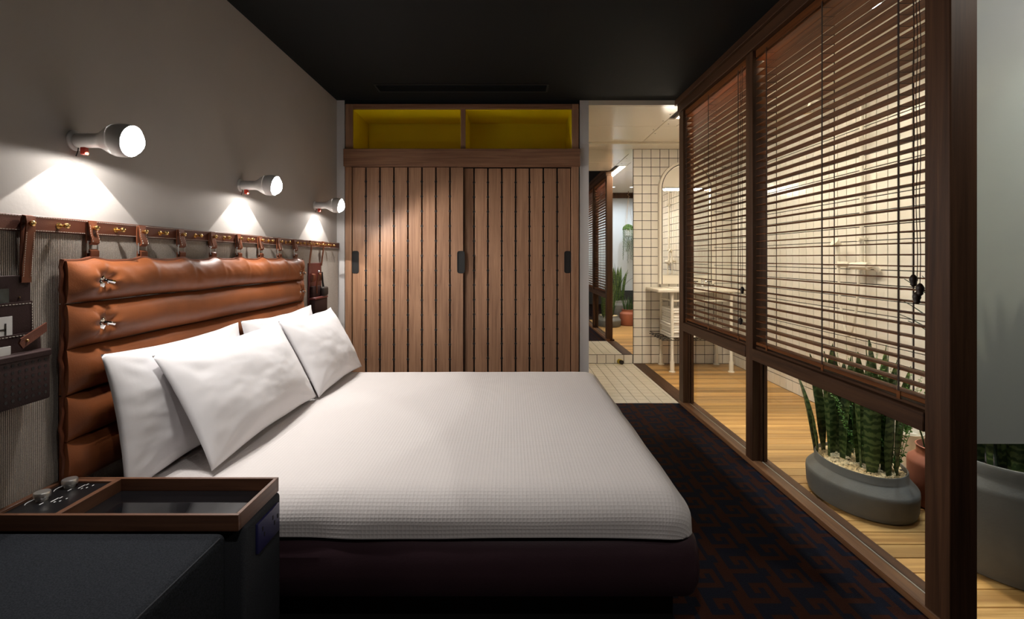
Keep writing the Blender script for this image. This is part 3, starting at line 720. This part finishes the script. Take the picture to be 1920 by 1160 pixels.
# ================================================================ BED
BY0, BY1, BX = 1.545, 3.345, .584
bed = thing('bed', 'king bed with an aubergine leather base set crosswise in the room', 'bed', (-.4, 2.44, 0))
def base_ring():
    prof = [(-.010, .108), (.008, .114), (.020, .145), (.022, .19), (.017, .24), (.008, .275), (-.012, .297), (-.05, .300)]
    x0, x1, y0, y1 = -1.355, BX+.002, BY0+.010, BY1-.004; R = .05; out = []
    for off, z in prof:
        ring = []
        for (cx, cy, a0) in ((x1-R, y1-R, 0), (x0+.01, y1-R, 90), (x0+.01, y0+R, 180), (x1-R, y0+R, 270)):
            rr = R if cx > 0 else .01
            for k in range(7):
                a = math.radians(a0+k*15); ring.append((cx+(rr+off*(1 if cx > 0 or True else 0))*math.cos(a) if cx > 0 else max(x0, cx+rr*math.cos(a)), cy+(R+off)*math.sin(a), z))
        out.append(ring)
    n = len(out[0]); v = [p for r in out for p in r]
    f = [(k*n+i, k*n+(i+1) % n, (k+1)*n+(i+1) % n, (k+1)*n+i) for k in range(len(out)-1) for i in range(n)]
    f += [tuple(range(n))[::-1], tuple(range((len(out)-1)*n, len(out)*n))]
    return MB().add(v, f)
base_ring().obj('bed_base', 'leather_base', bed)
MB().rbox(-1.33, BY0+.05, 0, BX-.06, BY1-.05, .113, .004, 1).obj('plinth', 'black', bed)
MB().rbox(-1.318, BY0+.03, .300, BX-.04, BY1-.03, .405, .03, 3).obj('mattress', 'sheet', bed)
# waffle cover: draped sheet mapping
def cover():
    RH, RV, L = .115, .085, 0
    arc = 1.58*(RH+RV)/2; drop = .318-.0; TOP = .424; tot = arc + (TOP-RV-.296)
    ix0, ix1, iy0, iy1 = -1.22, BX-RH, BY0+RH, BY1-RH
    nx, ny = 150, 150; b = MB(); uvs = []
    sx0, sx1, sy0, sy1 = -1.22, ix1+tot, iy0-tot, iy1+tot
    def fn(u, v):
        px, py = lerp(sx0, sx1, u), lerp(sy0, sy1, v)
        qx, qy = min(max(px, ix0), ix1), min(max(py, iy0), iy1)
        ox, oy = px-qx, py-qy; l = (abs(ox)**3.5+abs(oy)**3.5)**(1/3.5)
        z = TOP + .012*math.sin(PI*min(1, max(0, (qx+1.35)/1.9)))*math.sin(PI*(qy-iy0)/(iy1-iy0)) + .0035*nz(px*2.2, py*2.2, 0)+.0015*nz(px*6, py*6, 3)
        if l > 1e-9:
            lc = min(l, tot); dx, dy = ox/l, oy/l
            if lc < arc:
                a = lc/arc*PI/2; hx = RH*math.sin(a); dz = RV*(1-math.cos(a))
            else: hx = RH; dz = RV+(lc-arc)
            fl_ = .006*nz(px*5, py*5, 9)*sm(lc/arc)
            hx += fl_; return (qx+dx*hx, qy+dy*hx, z-dz+.003*math.sin(px*7+1)*sm((lc-arc)/.02))
        return (px, py, z)
    b.grid(fn, nx, ny); o = b.obj('waffle_bed_cover', 'waffle', angle=180)
    uvl = o.data.uv_layers.new(name='UVMap')
    co = [(lerp(sx0, sx1, (i % (nx+1))/nx), lerp(sy0, sy1, (i//(nx+1))/ny)) for i in range(len(o.data.vertices))]
    for lp_ in o.data.loops: uvl.data[lp_.index].uv = co[lp_.vertex_index]
    return tag(o, 'off white waffle weave bed cover spread over the bed', 'bed cover')
cover()
def pillow(name, label, y0, y1, bot, top, th, seed, twist=0, sag=0.0):
    """bot/top: (x, z) of the lower and upper edge lines"""
    W = (y1-y0)/2; H = math.hypot(top[0]-bot[0], top[1]-bot[1])/2
    up = Vector((top[0]-bot[0], 0, top[1]-bot[1])).normalized(); side = Vector((0, 1, 0)); nrm = side.cross(up).normalized()
    if nrm.x < 0: nrm = -nrm
    c = Vector(((bot[0]+top[0])/2, (y0+y1)/2, (bot[1]+top[1])/2)); N = 56
    def surf(sgn):
        def fn(u, v):
            a, b_ = 2*u-1, 2*v-1
            # sides pull in between the corners
            px = a*W*(1-.045*(1-b_*b_)*abs(a)**2); pz = b_*H*(1-.075*(1-a*a)*abs(b_)**2)
            e = max(0, (1-abs(a)**2.3))*max(0, (1-abs(b_)**2.3))
            t = 1.06*th*(e**.62)*(1 if sgn > 0 else .75)
            wr = 0
            if e > 0:
                cx = 1-abs(a); cz = 1-abs(b_)
                ang = math.atan2(cz, cx); rad = math.hypot(cx, cz)
                wr = .002*math.sin(ang*13+seed)*math.exp(-((rad-.35)/.25)**2)
                wr += .010*nz(a*1.6+seed, b_*1.6, seed)+.0030*nz(a*3.0+seed+b_*1.5, b_*3.5, seed+4)+.0016*nz(a*7+seed+b_*3, b_*6-a*2, seed+8)+.0008*nz(a*15+seed, b_*13+a*4, seed+5)
                wr *= min(1, e*3)
            p = c+side*px+up*pz+nrm*(sgn*t+wr-sag*(1-b_)*.5*e)
            return (p.x, p.y, p.z+.006*nz(a*2+seed, b_*2, 1)*abs(b_))
        return fn
    b = MB(); b.grid(surf(1), N, N); k = len(b.f); b.grid(surf(-1), N, N)
    o = b.obj(name, 'pillow', weld=True, angle=180)
    return tag(o, label, 'pillow', 'white pillows against the headboard')
pillow('pillow', 'white pillow nearest the bedside tray, behind the front pillow', 1.545, 2.325, (-1.200, .428), (-1.276, .868), .062, 2.0)
pillow('pillow', 'white pillow at the far end against the headboard, mostly hidden', 2.335, 3.16, (-1.200, .428), (-1.270, .872), .062, 5.0)
pillow('pillow', 'large white pillow standing in front, nearest the viewer', 1.685, 2.600, (-1.015, .445), (-1.218, .836), .078, 9.0)
pillow('pillow', 'white front pillow at the far end beside the wardrobe', 2.59, 3.345, (-1.000, .440), (-1.212, .838), .075, 13.0)

# ================================================================ BEDSIDE CONSOLE AND BENCH
con = thing('bedside_console', 'charcoal bedside unit with walnut tray top beside the bed', 'nightstand', (-1.04, 1.41, 0))
cx0, cx1, cy0, cy1, zt = -1.372, -.713, 1.300, 1.527, .495
MB().rbox(cx0, cy0+.02, .06, cx1+.006, cy1+.001, .452, .012, 3).obj('body', 'charcoal', con)
MB().box(cx0, cy0+.04, 0, cx1-.03, cy1-.02, .062).obj('plinth', 'black', con, smooth=False)
t_ = .011; zb = .452
MB().rbox(cx0, cy0, zb, cx1, cy0+t_, zt, .001, 1).obj('tray_rail', 'walnut_x', con)
MB().rbox(cx0, cy1-t_, zb, cx1, cy1, zt, .001, 1).obj('tray_rail', 'walnut_x', con)
MB().rbox(cx1-t_, cy0+t_, zb, cx1, cy1-t_, zt, .001, 1).obj('tray_rail', 'walnut_y', con)
MB().rbox(cx0, cy0+t_, zb, cx0+t_*1.6, cy1-t_, zt-.001, .001, 1).obj('tray_rail', 'walnut_y', con)
xd = -1.205
MB().rbox(xd, cy0+t_, zb, xd+.016, cy1-t_, zt-.001, .001, 1).obj('tray_divider', 'walnut_y', con)
MB().rbox(cx0+t_*1.6, cy1-t_-.014, zb+.02, xd, cy1-t_, zt-.001, .001, 1).obj('tray_rail', 'walnut_x', con)
MB().box(xd+.016, cy0+t_, zb-.001, cx1-t_, cy1-t_, zb+.006).obj('tray_glass', 'black_glass', con, smooth=False)
cp = MB().box(cx0+t_*1.6, cy0+t_, zb, xd, cy1-t_-.014, zt-.008).obj('control_plate', 'panel_black', con, smooth=False)
zc = zt-.008
def px_on_plate(u, v): d = (EYE-zc)*F/(v-484); return ((u-957)*d/F, d)
for (u, v) in ((131, 912), (79, 937)):
    x, y = px_on_plate(u, v)
    MB().lathe([(.014, 0), (.014, .008), (.0190, .0085), (.0195, .010), (.0195, .022), (.018, .024), (.001, .0242)], (x, y, zc), (0,0,1), 28).obj('dial', 'steel', cp)
    mk = MB(); arc_ = []
    for k in range(9):
        a = math.radians(150+k*9); arc_.append((x+.004+.030*math.cos(a), y-.012+.030*math.sin(a), zc+.0004))
    mk.tube(arc_, .0011, 4)
    for (dx, dy, l) in ((.018, -.022, .006), (.035, .0, .012), (.040, .014, .005), (.046, -.012, .003), (.056, -.006, .003), (.062, .008, .003)):
        mk.box(x+dx-.001, y+dy-l, zc, x+dx+.0016, y+dy+l, zc+.0006)
    mk.obj('dial_marking', 'white_print', cp, smooth=False)
ou = MB().rbox(cx1+.004, 1.375, .345, cx1+.014, 1.505, .430, .004, 2).obj('power_outlet', 'outlet_blue', con)
for (y, z) in ((1.40, .405), (1.41, .385), (1.46, .405), (1.47, .385), (1.49, .395)):
    MB().box(cx1+.0138, y-.003, z-.006, cx1+.0146, y+.003, z+.006).obj('socket_slot', 'black', ou, smooth=False)

so2 = thing('sofa_bench', 'charcoal wool sofa seat in the lower left corner', 'sofa', (-1.05, .7, 0))
MB().rbox(-1.372, .15, .20, -.738, 1.298, .456, .022, 5).obj('seat_cushion', 'sofa', so2)
MB().rbox(-1.372, .16, .04, -.76, 1.29, .20, .02, 3).obj('seat_base', 'charcoal', so2)
MB().box(-1.36, .2, 0, -.80, 1.25, .045).obj('plinth', 'black', so2, smooth=False)
pipe = [(-.7445, lerp(.18, 1.27, k/30), .4495) for k in range(31)]
MB().tube(pipe, .0028, 6).obj('seam', 'charcoal', so2)

# ================================================================ BLINDS
def blind(label, ya, yb, ladders, cords, name='venetian_blind'):
    t = thing(name, label, 'blind', (1.40, (ya+yb)/2, .69), 'timber venetian blinds in the partition')
    MB().rbox(1.375, ya+.006, 2.29, 1.428, yb-.006, 2.333, .003, 1).obj('headrail', 'slat', t)
    MB().rbox(1.375, ya+.008, .683, 1.425, yb-.008, .700, .003, 1).obj('bottom_rail', 'slat', t)
    n = 39; src = None
    Lh = (yb-ya)/2-.010
    b = MB().add([(dx, s_*Lh, dz+.0018*(1-(dx/.025)**2)) for dx, dz in ((-.025, -.0014), (-.012, -.0014), (.012, -.0014), (.025, -.0014), (.025, .0014), (.012, .0014), (-.012, .0014), (-.025, .0014)) for s_ in (-1, 1)],
                 [(2*i, 2*((i+1) % 8), 2*((i+1) % 8)+1, 2*i+1) for i in range(8)]+[tuple(2*i for i in range(8))[::-1], tuple(2*i+1 for i in range(8))])
    for k in range(n):
        loc = Vector((1.40, (ya+yb)/2, .735+.0405*k))
        if src is None:
            src = b.obj('slat', 'slat', None, smooth=False); src.parent = t; src.location = loc-t.location
        else: piece('slat', src, t, loc)
    for y in ladders:
        e = MB(); e.box(1.3722, y-.004, .69, 1.3736, y+.004, 2.30); e.box(1.4262, y-.003, .69, 1.4274, y+.003, 2.30)
        for k in range(n): e.cyl((1.373, y, .7325+.0405*k), (1.427, y, .7325+.0405*k), .0008, n=4)
        lo = e.obj('ladder_tape', 'cord', t, smooth=False)
        MB().box(1.372, y-.008, .672, 1.3745, y+.008, .700).obj('tape_clip', 'slat', lo, smooth=False)
    for (y, zz) in cords:
        c = MB().tube([(1.3668+.001*math.sin(k), y+.0025*math.sin(k*.9+y*40), lerp(2.30, zz, k/24)) for k in range(25)], .0013, 6).obj('pull_cord', 'cord', t)
        MB().lathe([(.002, .016), (.006, .013), (.0115, .004), (.0125, -.004), (.009, -.012), (.0095, -.020), (.004, -.026)], (1.3668, y, zz), (0,0,1), 14).obj('tassel', 'tassel', c)
blind('shorter timber venetian blind in the far bay of the partition', 2.868, 3.905, (3.87, 3.44, 2.99), ((2.925, .985), (2.945, .80)))
blind('long timber venetian blind in the near bay of the partition', 1.63, 2.786, (2.66, 2.185, 1.755), ((1.682, 1.098), (1.655, 1.069), (1.668, 1.040)))

# ================================================================ BATHROOM FURNITURE
van = thing('vanity_table', 'cream enamel vanity table on tube legs against the tiled wall', 'vanity', (1.94, 5.25, 0))
VX0, VX1, VY0, VY1, VZ = 1.50, 2.38, 5.03, 5.50, .850
MB().rbox(VX0, VY0, VZ-.030, VX1, VY1, VZ, .008, 3).obj('tabletop', 'enamel', van)
bs = MB(); bs.rbox(1.68, 5.10, VZ, 2.24, 5.44, VZ+.006, .003, 1); bs.obj('basin_rim', 'enamel', van)
MB().lathe([(.15, .0065), (.14, .0075), (.10, .0068), (.02, .0066)], (1.95, 5.25, VZ), n=28, sx=1.5).obj('basin_bowl', 'white_paint', van)
for x in (1.66, 2.267):
    for y in (5.09, 5.46):
        MB().lathe([(.034, 0), (.034, .008), (.022, .014), (.022, .105), (.0155, .118), (.0155, .82)], (x, y, 0), n=16).obj('leg', 'enamel', van)
MB().cyl((1.66, 5.09, .73), (2.267, 5.09, .73), .010).obj('towel_bar', 'enamel', van)
for x in (1.66, 2.267): MB().cyl((x, 5.09, .73), (x, 5.46, .73), .010).obj('side_bar', 'enamel', van)
rk = MB()
for k in range(19): x = 1.555+.042*k; rk.cyl((x, 5.03, .340), (x, 5.48, .340), .003, n=6)
for k in range(6): y = 5.03+.09*k; rk.cyl((1.535, y, .336), (2.32, y, .336), .0045, n=6)
rk.tube([(1.54, 5.03, .362), (2.32, 5.03, .362), (2.32, 5.48, .362), (1.54, 5.48, .362)], .004, 6, closed=True)
rk.obj('wire_shelf', 'wire', van)
tp = thing('basin_tap', 'chrome basin tap with cross handles on the vanity', 'tap', (2.09, 5.40, VZ))
MB().lathe([(.026, 0), (.026, .006), (.014, .012), (.014, .075), (.018, .085), (.004, .095)], (2.09, 5.40, VZ), n=16).obj('body', 'chrome', tp)
MB().tube([(2.09, 5.40, VZ+.07), (2.09, 5.36, VZ+.085), (2.09, 5.31, VZ+.08), (2.09, 5.29, VZ+.06)], .011, 10).obj('spout', 'chrome', tp)
for s_ in (-1, 1):
    x = 2.09+s_*.075
    h = MB().lathe([(.02, 0), (.02, .006), (.010, .010), (.010, .065)], (x, 5.40, VZ), n=14).obj('handle', 'chrome', tp)
    MB().cyl((x-.028, 5.40, VZ+.065), (x+.028, 5.40, VZ+.065), .006, n=8).cyl((x, 5.372, VZ+.065), (x, 5.428, VZ+.065), .006, n=8).obj('cross_grip', 'tassel', h)
# towels
def towel(x, y, z, w_, d, h, label, grp, rz=0):
    o = thing('folded_towel', label, 'towel', (x, y, z), grp); o.rotation_euler = (0, 0, 0)
    for k in range(2):
        b = MB().rbox(x-w_/2, y-d/2+.004*k, z+h/2*k, x+w_/2, y+d/2, z+h/2*(k+1)+.001, min(.012, h/4.2), 3); b.obj('fold', 'towel', o)
    return o
names = ['lowest', 'second from the bottom', 'third from the bottom', 'third from the top', 'second from the top', 'topmost']
for k in range(6):
    towel(1.775+.008*math.sin(k*2.2), 5.26+.006*math.cos(k*3), .345+.051*k, .27-.006*k, .34, .049, 'white folded towel, %s of the tall stack on the wire shelf' % names[k], 'tall towel stack under the vanity')
for k in range(2):
    towel(2.06, 5.26, .345+.056*k, .25, .34, .054, 'white folded towel, %s of the short stack on the wire shelf' % ('lower' if k == 0 else 'upper'), 'short towel stack under the vanity')

# arched mirror with light
am = thing('arched_mirror', 'cream framed arched mirror with built in light above the vanity', 'mirror', (1.935, 5.5, .87))
AC, AR, ZS = 1.935, .30, 1.935
def arch(r, zb, n=24):
    return [(AC+r, zb)]+[(AC+r*math.cos(PI*k/n), ZS+r*math.sin(PI*k/n)) for k in range(n+1)]+[(AC-r, zb)]
O, I = arch(AR, .885), arch(AR-.038, .885)
n = len(O); v = [(p[0], 5.503, p[1]) for p in O]+[(p[0], 5.503, p[1]) for p in I]+[(p[0], 5.44, p[1]) for p in O]+[(p[0], 5.445, p[1]) for p in I]
f = []
for i in range(n-1): f += [(i, i+1, 2*n+i+1, 2*n+i), (2*n+i, 2*n+i+1, 3*n+i+1, 3*n+i), (3*n+i, 3*n+i+1, n+i+1, n+i)]
MB().add(v, f).obj('frame', 'enamel', am)
MB().tube([(p[0], 5.443, p[1]) for p in arch(AR-.030, .885)], .004, 6).obj('frame_seam', 'wire', am)
MB().prism([(p[0], p[1]) for p in arch(AR-.04, ZS+.012)], 'y', 5.455, 5.4695).obj('light_hood', 'enamel', am, smooth=False)
MB().box(AC-.258, 5.484, .985, AC+.258, 5.490, ZS-.012).obj('mirror_glass', 'mirror', am, smooth=False)
MB().box(AC-.262, 5.470, .885, AC+.262, 5.490, .982).obj('lower_panel', 'enamel', am, smooth=False)
MB().cyl((AC-.235, 5.474, ZS-.006), (AC+.235, 5.474, ZS-.006), .013, n=12).obj('light_tube', 'vanity_light', am)

# shower on the side wall
shw = thing('shower_set', 'cream enamel shower riser with hose on the long tiled wall', 'shower', (2.42, 3.4, 1.0))
SY = 3.41; SX = 2.415
MB().cyl((SX, SY, 1.06), (SX, SY, 2.26), .0125, n=14).obj('riser_pipe', 'enamel', shw)
hd_ = MB().tube([(SX, SY, 2.24), (SX-.03, SY, 2.262), (SX-.12, SY, 2.266), (2.06, SY, 2.24), (2.05, SY, 2.20)], .011, 10).obj('shower_arm', 'enamel', shw)
MB().lathe([(.012, .06), (.02, .03), (.085, .014), (.09, .004), (.085, 0)], (2.05, SY, 2.14), n=24).obj('shower_rose', 'chrome', hd_)
for z in (1.98, 1.30):
    MB().cyl((SX, SY, z), (XS-.008, SY, z), .011).cyl((SX-.03, SY-.002, z), (SX+.012, SY, z), .016).obj('wall_bracket', 'enamel', shw)
mz = 1.115
vb_ = MB().cyl((SX-.015, SY-.09, mz), (SX-.015, SY+.075, mz), .026, n=18).obj('mixer_valve', 'enamel', shw)
MB().tube([(SX-.015, SY-.085, mz), (SX-.010, SY-.125, mz+.004), (SX+.02, SY-.13, mz-.03)], .016, 10).obj('lever', 'enamel', vb_)
MB().cyl((SX-.01, SY-.02, mz), (XS-.008, SY-.02, mz), .018, n=12).obj('inlet', 'enamel', vb_)
hk = MB().cyl((SX, 3.60, 1.125), (XS-.008, 3.60, 1.125), .012).cyl((SX-.035, 3.615, 1.125), (SX+.02, 3.585, 1.125), .019).obj('handset_holder', 'enamel', shw)
MB().tube([(SX-.02, 3.62, 1.08), (SX-.025, 3.618, 1.20), (SX-.03, 3.615, 1.27)], .012, 10).cyl((SX-.055, 3.615, 1.29), (SX-.02, 3.615, 1.262), .032, .02, n=14).obj('handset', 'enamel', hk)
hose = []
for k in range(41):
    t = k/40; a = PI*t
    y = lerp(3.62, SY-.0, t); z = 1.08-.46*math.sin(a)**.55 if 0 < t < 1 else 1.085
    hose.append((SX-.02, y, z))
MB().tube(hose, .0085, 8).obj('hose', 'enamel', shw)

# door stop
ds = thing('door_stop', 'small yellow door stop with dark rubber end on the passage tiles', 'door stop', (1.22, 5.44, 0))
MB().cyl((1.205, 5.497, .028), (1.215, 5.46, .028), .026, n=18).obj('stop_body', 'yellow_plastic', ds)
MB().cyl((1.215, 5.46, .028), (1.222, 5.43, .028), .021, .023, n=18).obj('rubber_tip', 'rubber', ds)

# ================================================================ PLANTS
def leaf_mesh(L, w_, lean, az, curl=0., twist=.5, fold=.35, tip=.22, n=14, wave=.0, th=.003):
    """upright strap leaf from the origin; lean = radians at the tip, az = direction of leaning"""
    v = []; f = []; K = 5
    d = Vector((math.cos(az), math.sin(az), 0)); p = Vector((0, 0, 0)); step = L/n
    for i in range(n+1):
        t = i/n; ang = lean*(.25+.75*t)+curl*t*t
        tan = (d*math.sin(ang)+Vector((0, 0, 1))*math.cos(ang)).normalized()
        if i: p = p+tan*step
        ww = w_*(.62+.38*sm(t/.35))*(1 if t < 1-tip*1.6 else max(.02, 1-((t-(1-tip*1.6))/(tip*1.6))**1.7))/2
        tw = twist*t+az+1.2
        side = Vector((math.cos(tw), math.sin(tw), 0)); side = (side-tan*side.dot(tan)).normalized(); nr = tan.cross(side)
        for k in range(K):
            s_ = (k-2)/2
            v.append(p+side*(ww*s_)+nr*(fold*ww*(s_*s_-.4)+wave*math.sin(t*9+s_*2)))
        for k in range(K-1, -1, -1):
            s_ = (k-2)/2
            v.append(p+side*(ww*s_*.96)+nr*(fold*ww*(s_*s_-.4)+wave*math.sin(t*9+s_*2)-th*(1-s_*s_*.8)))
    R = 2*K
    for i in range(n):
        f += [(i*R+k, i*R+(k+1) % R, (i+1)*R+(k+1) % R, (i+1)*R+k) for k in range(R)]
    f.append(tuple(range(n*R, n*R+R)))
    return v, f
def add_leaf(root, base, m, **kw):
    v, f = leaf_mesh(**kw)
    # object origin at the leaf base so that the banding runs along the leaf
    o = MB().add(v, f).obj('leaf', m, None, angle=80)
    o.parent = root; o.location = Vector(base)-world_loc(root); return o
def gravel(root, cx, cy, z, ax, ay, n, size=.006, m='gravel'):
    b = MB()
    for k in range(n):
        r = math.sqrt(random.random()); a = random.random()*2*PI
        x, y = cx+ax*r*math.cos(a), cy+ay*r*math.sin(a); s_ = size*random.uniform(.6, 1.3)
        q = [Vector((random.uniform(-.25, .25), random.uniform(-.25, .25), 0)) for _ in range(6)]
        vs = [Vector((1,0,0)), Vector((0,1,0)), Vector((-1,0,0)), Vector((0,-1,0)), Vector((0,0,.7)), Vector((0,0,-.7))]
        b.add([(x+(p.x+e.x)*s_, y+(p.y+e.y)*s_, z+p.z*s_+random.uniform(0, .004)*0+e.x*s_*.3) for p, e in zip(vs, q)], [(0,1,4),(1,2,4),(2,3,4),(3,0,4),(1,0,5),(2,1,5),(3,2,5),(0,3,5)])
    o = b.obj('gravel', m, root, smooth=False); o['kind'] = 'stuff'; return o

OX, OY = 1.70, 2.42
pl = thing('potted_snake_plant', 'oval grey planter of banded snake plants on the deck behind the glass', 'potted plant', (OX, OY, 0))
prof = [(.90, 0), (.955, .006), (.985, .030), (1.0, .095), (.995, .112), (.975, .120), (.85, .150), (.828, .157), (.822, .186), (.812, .191), (.795, .190), (.79, .178), (.78, .150), (.70, .148)]
MB().lathe([(r, h) for r, h in prof], (OX, OY, 0), n=64, sx=.205, sy=.272).obj('pot', 'pot_grey', pl)
MB().lathe([(.785, .166), (.4, .168), (.01, .170)], (OX, OY, 0), n=40, sx=.205, sy=.272).obj('soil', 'soil', pl)
gravel(pl, OX, OY, .173, .156, .207, 2400, .0066)
# left clump (further from the viewer, left in view), right clump
for (dx, dy, L, ww, lean, az, tw, mt) in (
    (-.110, .165, .43, .052, .30, 2.3, .5, 'leaf'), (-.080, .150, .52, .060, .16, 2.4, -.4, 'leaf'), (-.060, .110, .54, .064, .06, 2.2, .6, 'leaf'),
    (-.095, .080, .42, .058, .05, 3.0, .2, 'leaf'), (-.030, .140, .58, .064, .05, 1.6, -.6, 'leaf'), (-.015, .095, .50, .060, .06, .8, .4, 'leaf'),
    (-.050, .040, .40, .055, .10, .4, .3, 'leaf'), (-.010, .060, .30, .060, .22, .2, .9, 'leaf_light'), (-.125, .120, .26, .045, .2, 2.8, .3, 'leaf'),
    (.010, .160, .46, .060, .10, 1.2, .2, 'leaf_light'), (.040, .120, .52, .058, .08, .9, -.3, 'leaf_light'),
    (-.025, -.050, .56, .070, .10, 2.8, .3, 'leaf'), (.005, -.080, .60, .074, .03, 3.3, -.3, 'leaf'), (.030, -.060, .64, .076, .02, 2.0, .4, 'leaf'),
    (.045, -.110, .58, .074, .05, .3, -.5, 'leaf'), (.075, -.085, .54, .074, .10, .1, .3, 'leaf'), (.085, -.040, .60, .070, .10, .5, -.2, 'leaf'),
    (.035, -.150, .50, .072, .06, -.8, .2, 'leaf'), (.075, -.140, .47, .070, .14, -.3, -.4, 'leaf'), (.100, -.105, .52, .068, .18, -.1, .4, 'leaf'),
    (.0, -.015, .56, .064, .05, 1.4, .5, 'leaf'), (.055, .0, .60, .066, .07, .8, -.4, 'leaf'), (-.02, -.115, .44, .066, .05, -2., .3, 'leaf')):
    add_leaf(pl, (OX+dx, OY+dy, .150), mt, L=L, w_=ww, lean=lean, az=az, curl=random.uniform(-.05, .12), twist=tw, wave=.002)
def fern(root, base, n, L, seed, spread=.9):
    random.seed(seed)
    for k in range(n):
        az = 2*PI*k/n+random.uniform(-.4, .4); sp = random.uniform(.3, 1)*spread; ll = L*random.uniform(.7, 1.1); b = MB(); pts = []
        for i in range(11):
            t = i/10; pts.append(Vector(base)+Vector((math.cos(az)*sp*ll*t, math.sin(az)*sp*ll*t, ll*(t-.55*sp*t*t))))
        b.tube(pts, .0016, 4, r_end=.0006)
        for i in range(2, 11):
            for j in range(9):
                p = pts[i].lerp(pts[i-1], random.random()); s_ = .008+.012*(1-i/11)
                dv = Vector((random.uniform(-1, 1), random.uniform(-1, 1), random.uniform(-.5, .9))).normalized()*s_; nn = dv.orthogonal().normalized()*s_*.22
                b.add([p, p+dv*.5+nn, p+dv, p+dv*.5-nn], [(0, 1, 2, 3)])
        b.obj('frond', 'fern', root, smooth=False)
fern(pl, (OX+.02, OY+.02, .165), 9, .62, 3, .45)
fern(pl, (OX+.09, OY-.12, .165), 6, .52, 5, .4)

tcp = thing('potted_spiky_plant', 'round terracotta pot of spiky green leaves behind the oval planter', 'potted plant', (2.050, 2.345, 0))
MB().lathe([(.115, 0), (.128, .006), (.138, .03), (.140, .195), (.136, .212), (.110, .232), (.104, .240), (.103, .270), (.108, .276), (.102, .278), (.096, .262), (.09, .245), (.02, .245)], (2.050, 2.345, 0), n=44).obj('pot', 'terracotta', tcp)
MB().lathe([(.094, .248), (.01, .256)], (2.050, 2.345, 0), n=24).obj('soil', 'soil', tcp)
random.seed(11)
for k in range(34):
    a = random.random()*2*PI; r = .075*math.sqrt(random.random())
    add_leaf(tcp, (2.050+r*math.cos(a), 2.345+r*math.sin(a), .248), 'grass_leaf', L=random.uniform(.16, .30), w_=.016, lean=.1+r*4.5, az=a, curl=.1, twist=.3, tip=.5, n=7)

BPX, BPY = 1.948, 1.915
bp_ = thing('large_round_planter', 'large round grey planter of tall leaves beyond the nearest post', 'potted plant', (BPX, BPY, 0))
MB().lathe([(.215, 0), (.235, .006), (.250, .05), (.256, .315), (.252, .335), (.225, .362), (.222, .372), (.222, .402), (.217, .410), (.207, .410), (.204, .395), (.204, .34), (.02, .34)], (BPX, BPY, 0), n=64).obj('pot', 'pot_grey', bp_)
MB().lathe([(.205, .342), (.01, .355)], (BPX, BPY, 0), n=32).obj('soil', 'soil', bp_)
random.seed(21)
for k in range(16):
    a = 2*PI*k/16+random.uniform(-.2, .2); r = .13*math.sqrt(random.random())
    add_leaf(bp_, (BPX+r*math.cos(a), BPY+r*math.sin(a), .345), 'leaf', L=random.uniform(.42, .68), w_=.062, lean=.05+r*1.1, az=a, twist=random.uniform(-.5, .5), curl=.05)
for (az, L, lean, curl) in ((2.35, .74, .25, .75), (2.6, .66, .2, .9), (2.1, .70, .3, .9), (1.9, .82, .15, .7), (2.5, .82, .12, .8), (1.2, .7, .3, .9), (.6, .6, .4, .8)):
    add_leaf(bp_, (BPX+.05*math.cos(az), BPY+.05*math.sin(az), .345), 'strap_leaf', L=L, w_=.030, lean=lean, az=az, curl=curl, twist=.2, tip=.6, n=16)
wp = thing('potted_fern', 'small white pot of feathery fern beyond the oval planter', 'potted plant', (2.22, 2.78, 0))
MB().lathe([(.060, 0), (.068, .005), (.080, .19), (.083, .2), (.078, .2), (.074, .18), (.01, .18)], (2.22, 2.78, 0), n=32).obj('pot', 'enamel', wp)
fern(wp, (2.22, 2.78, .18), 14, .40, 8, .5)

hp = thing('hanging_plant', 'trailing bead plant in a pale pot hung from the bathroom ceiling, seen in the mirror', 'hanging plant', (2.16, 1.90, 1.58))
HX, HYY = 2.16, 1.92
MB().lathe([(.055, 1.56), (.075, 1.575), (.088, 1.70), (.085, 1.70), (.07, 1.68), (.01, 1.68)], (HX, HYY, 0), n=28).obj('pot', 'silver_pot', hp)
dm = MB(); random.seed(31)
for k in range(240):
    a = random.random()*2*PI; b2 = math.acos(random.random())
    dm.sphere((HX+.095*math.sin(b2)*math.cos(a), HYY+.095*math.sin(b2)*math.sin(a), 1.69+.095*math.cos(b2)), random.uniform(.008, .013), 6, 4)
o = dm.obj('bead_dome', 'bead', hp); o['kind'] = 'stuff'
sd = MB()
for k in range(30):
    a = 2*PI*k/30; L = random.uniform(.15, .62); x, y = HX+.093*math.cos(a), HYY+.093*math.sin(a); z = 1.70
    while z > 1.70-L:
        sd.sphere((x+random.uniform(-.006, .006), y+random.uniform(-.006, .006), z), .006, 5, 4); z -= .017
o = sd.obj('trailing_strands', 'bead', hp); o['kind'] = 'stuff'
for k in range(3):
    a = 2*PI*k/3+.4
    MB().cyl((HX+.088*math.cos(a), HYY+.088*math.sin(a), 1.69), (HX, HYY, 2.28), .0022, n=5).obj('hanging_cord', 'jute', hp)
MB().tube([(HX, HYY, 2.27), (HX+.02, HYY, 2.30), (HX-.015, HYY, 2.33), (HX+.01, HYY, 2.36), (HX, HYY, ZBC)], .006, 6).obj('knot', 'jute', hp)
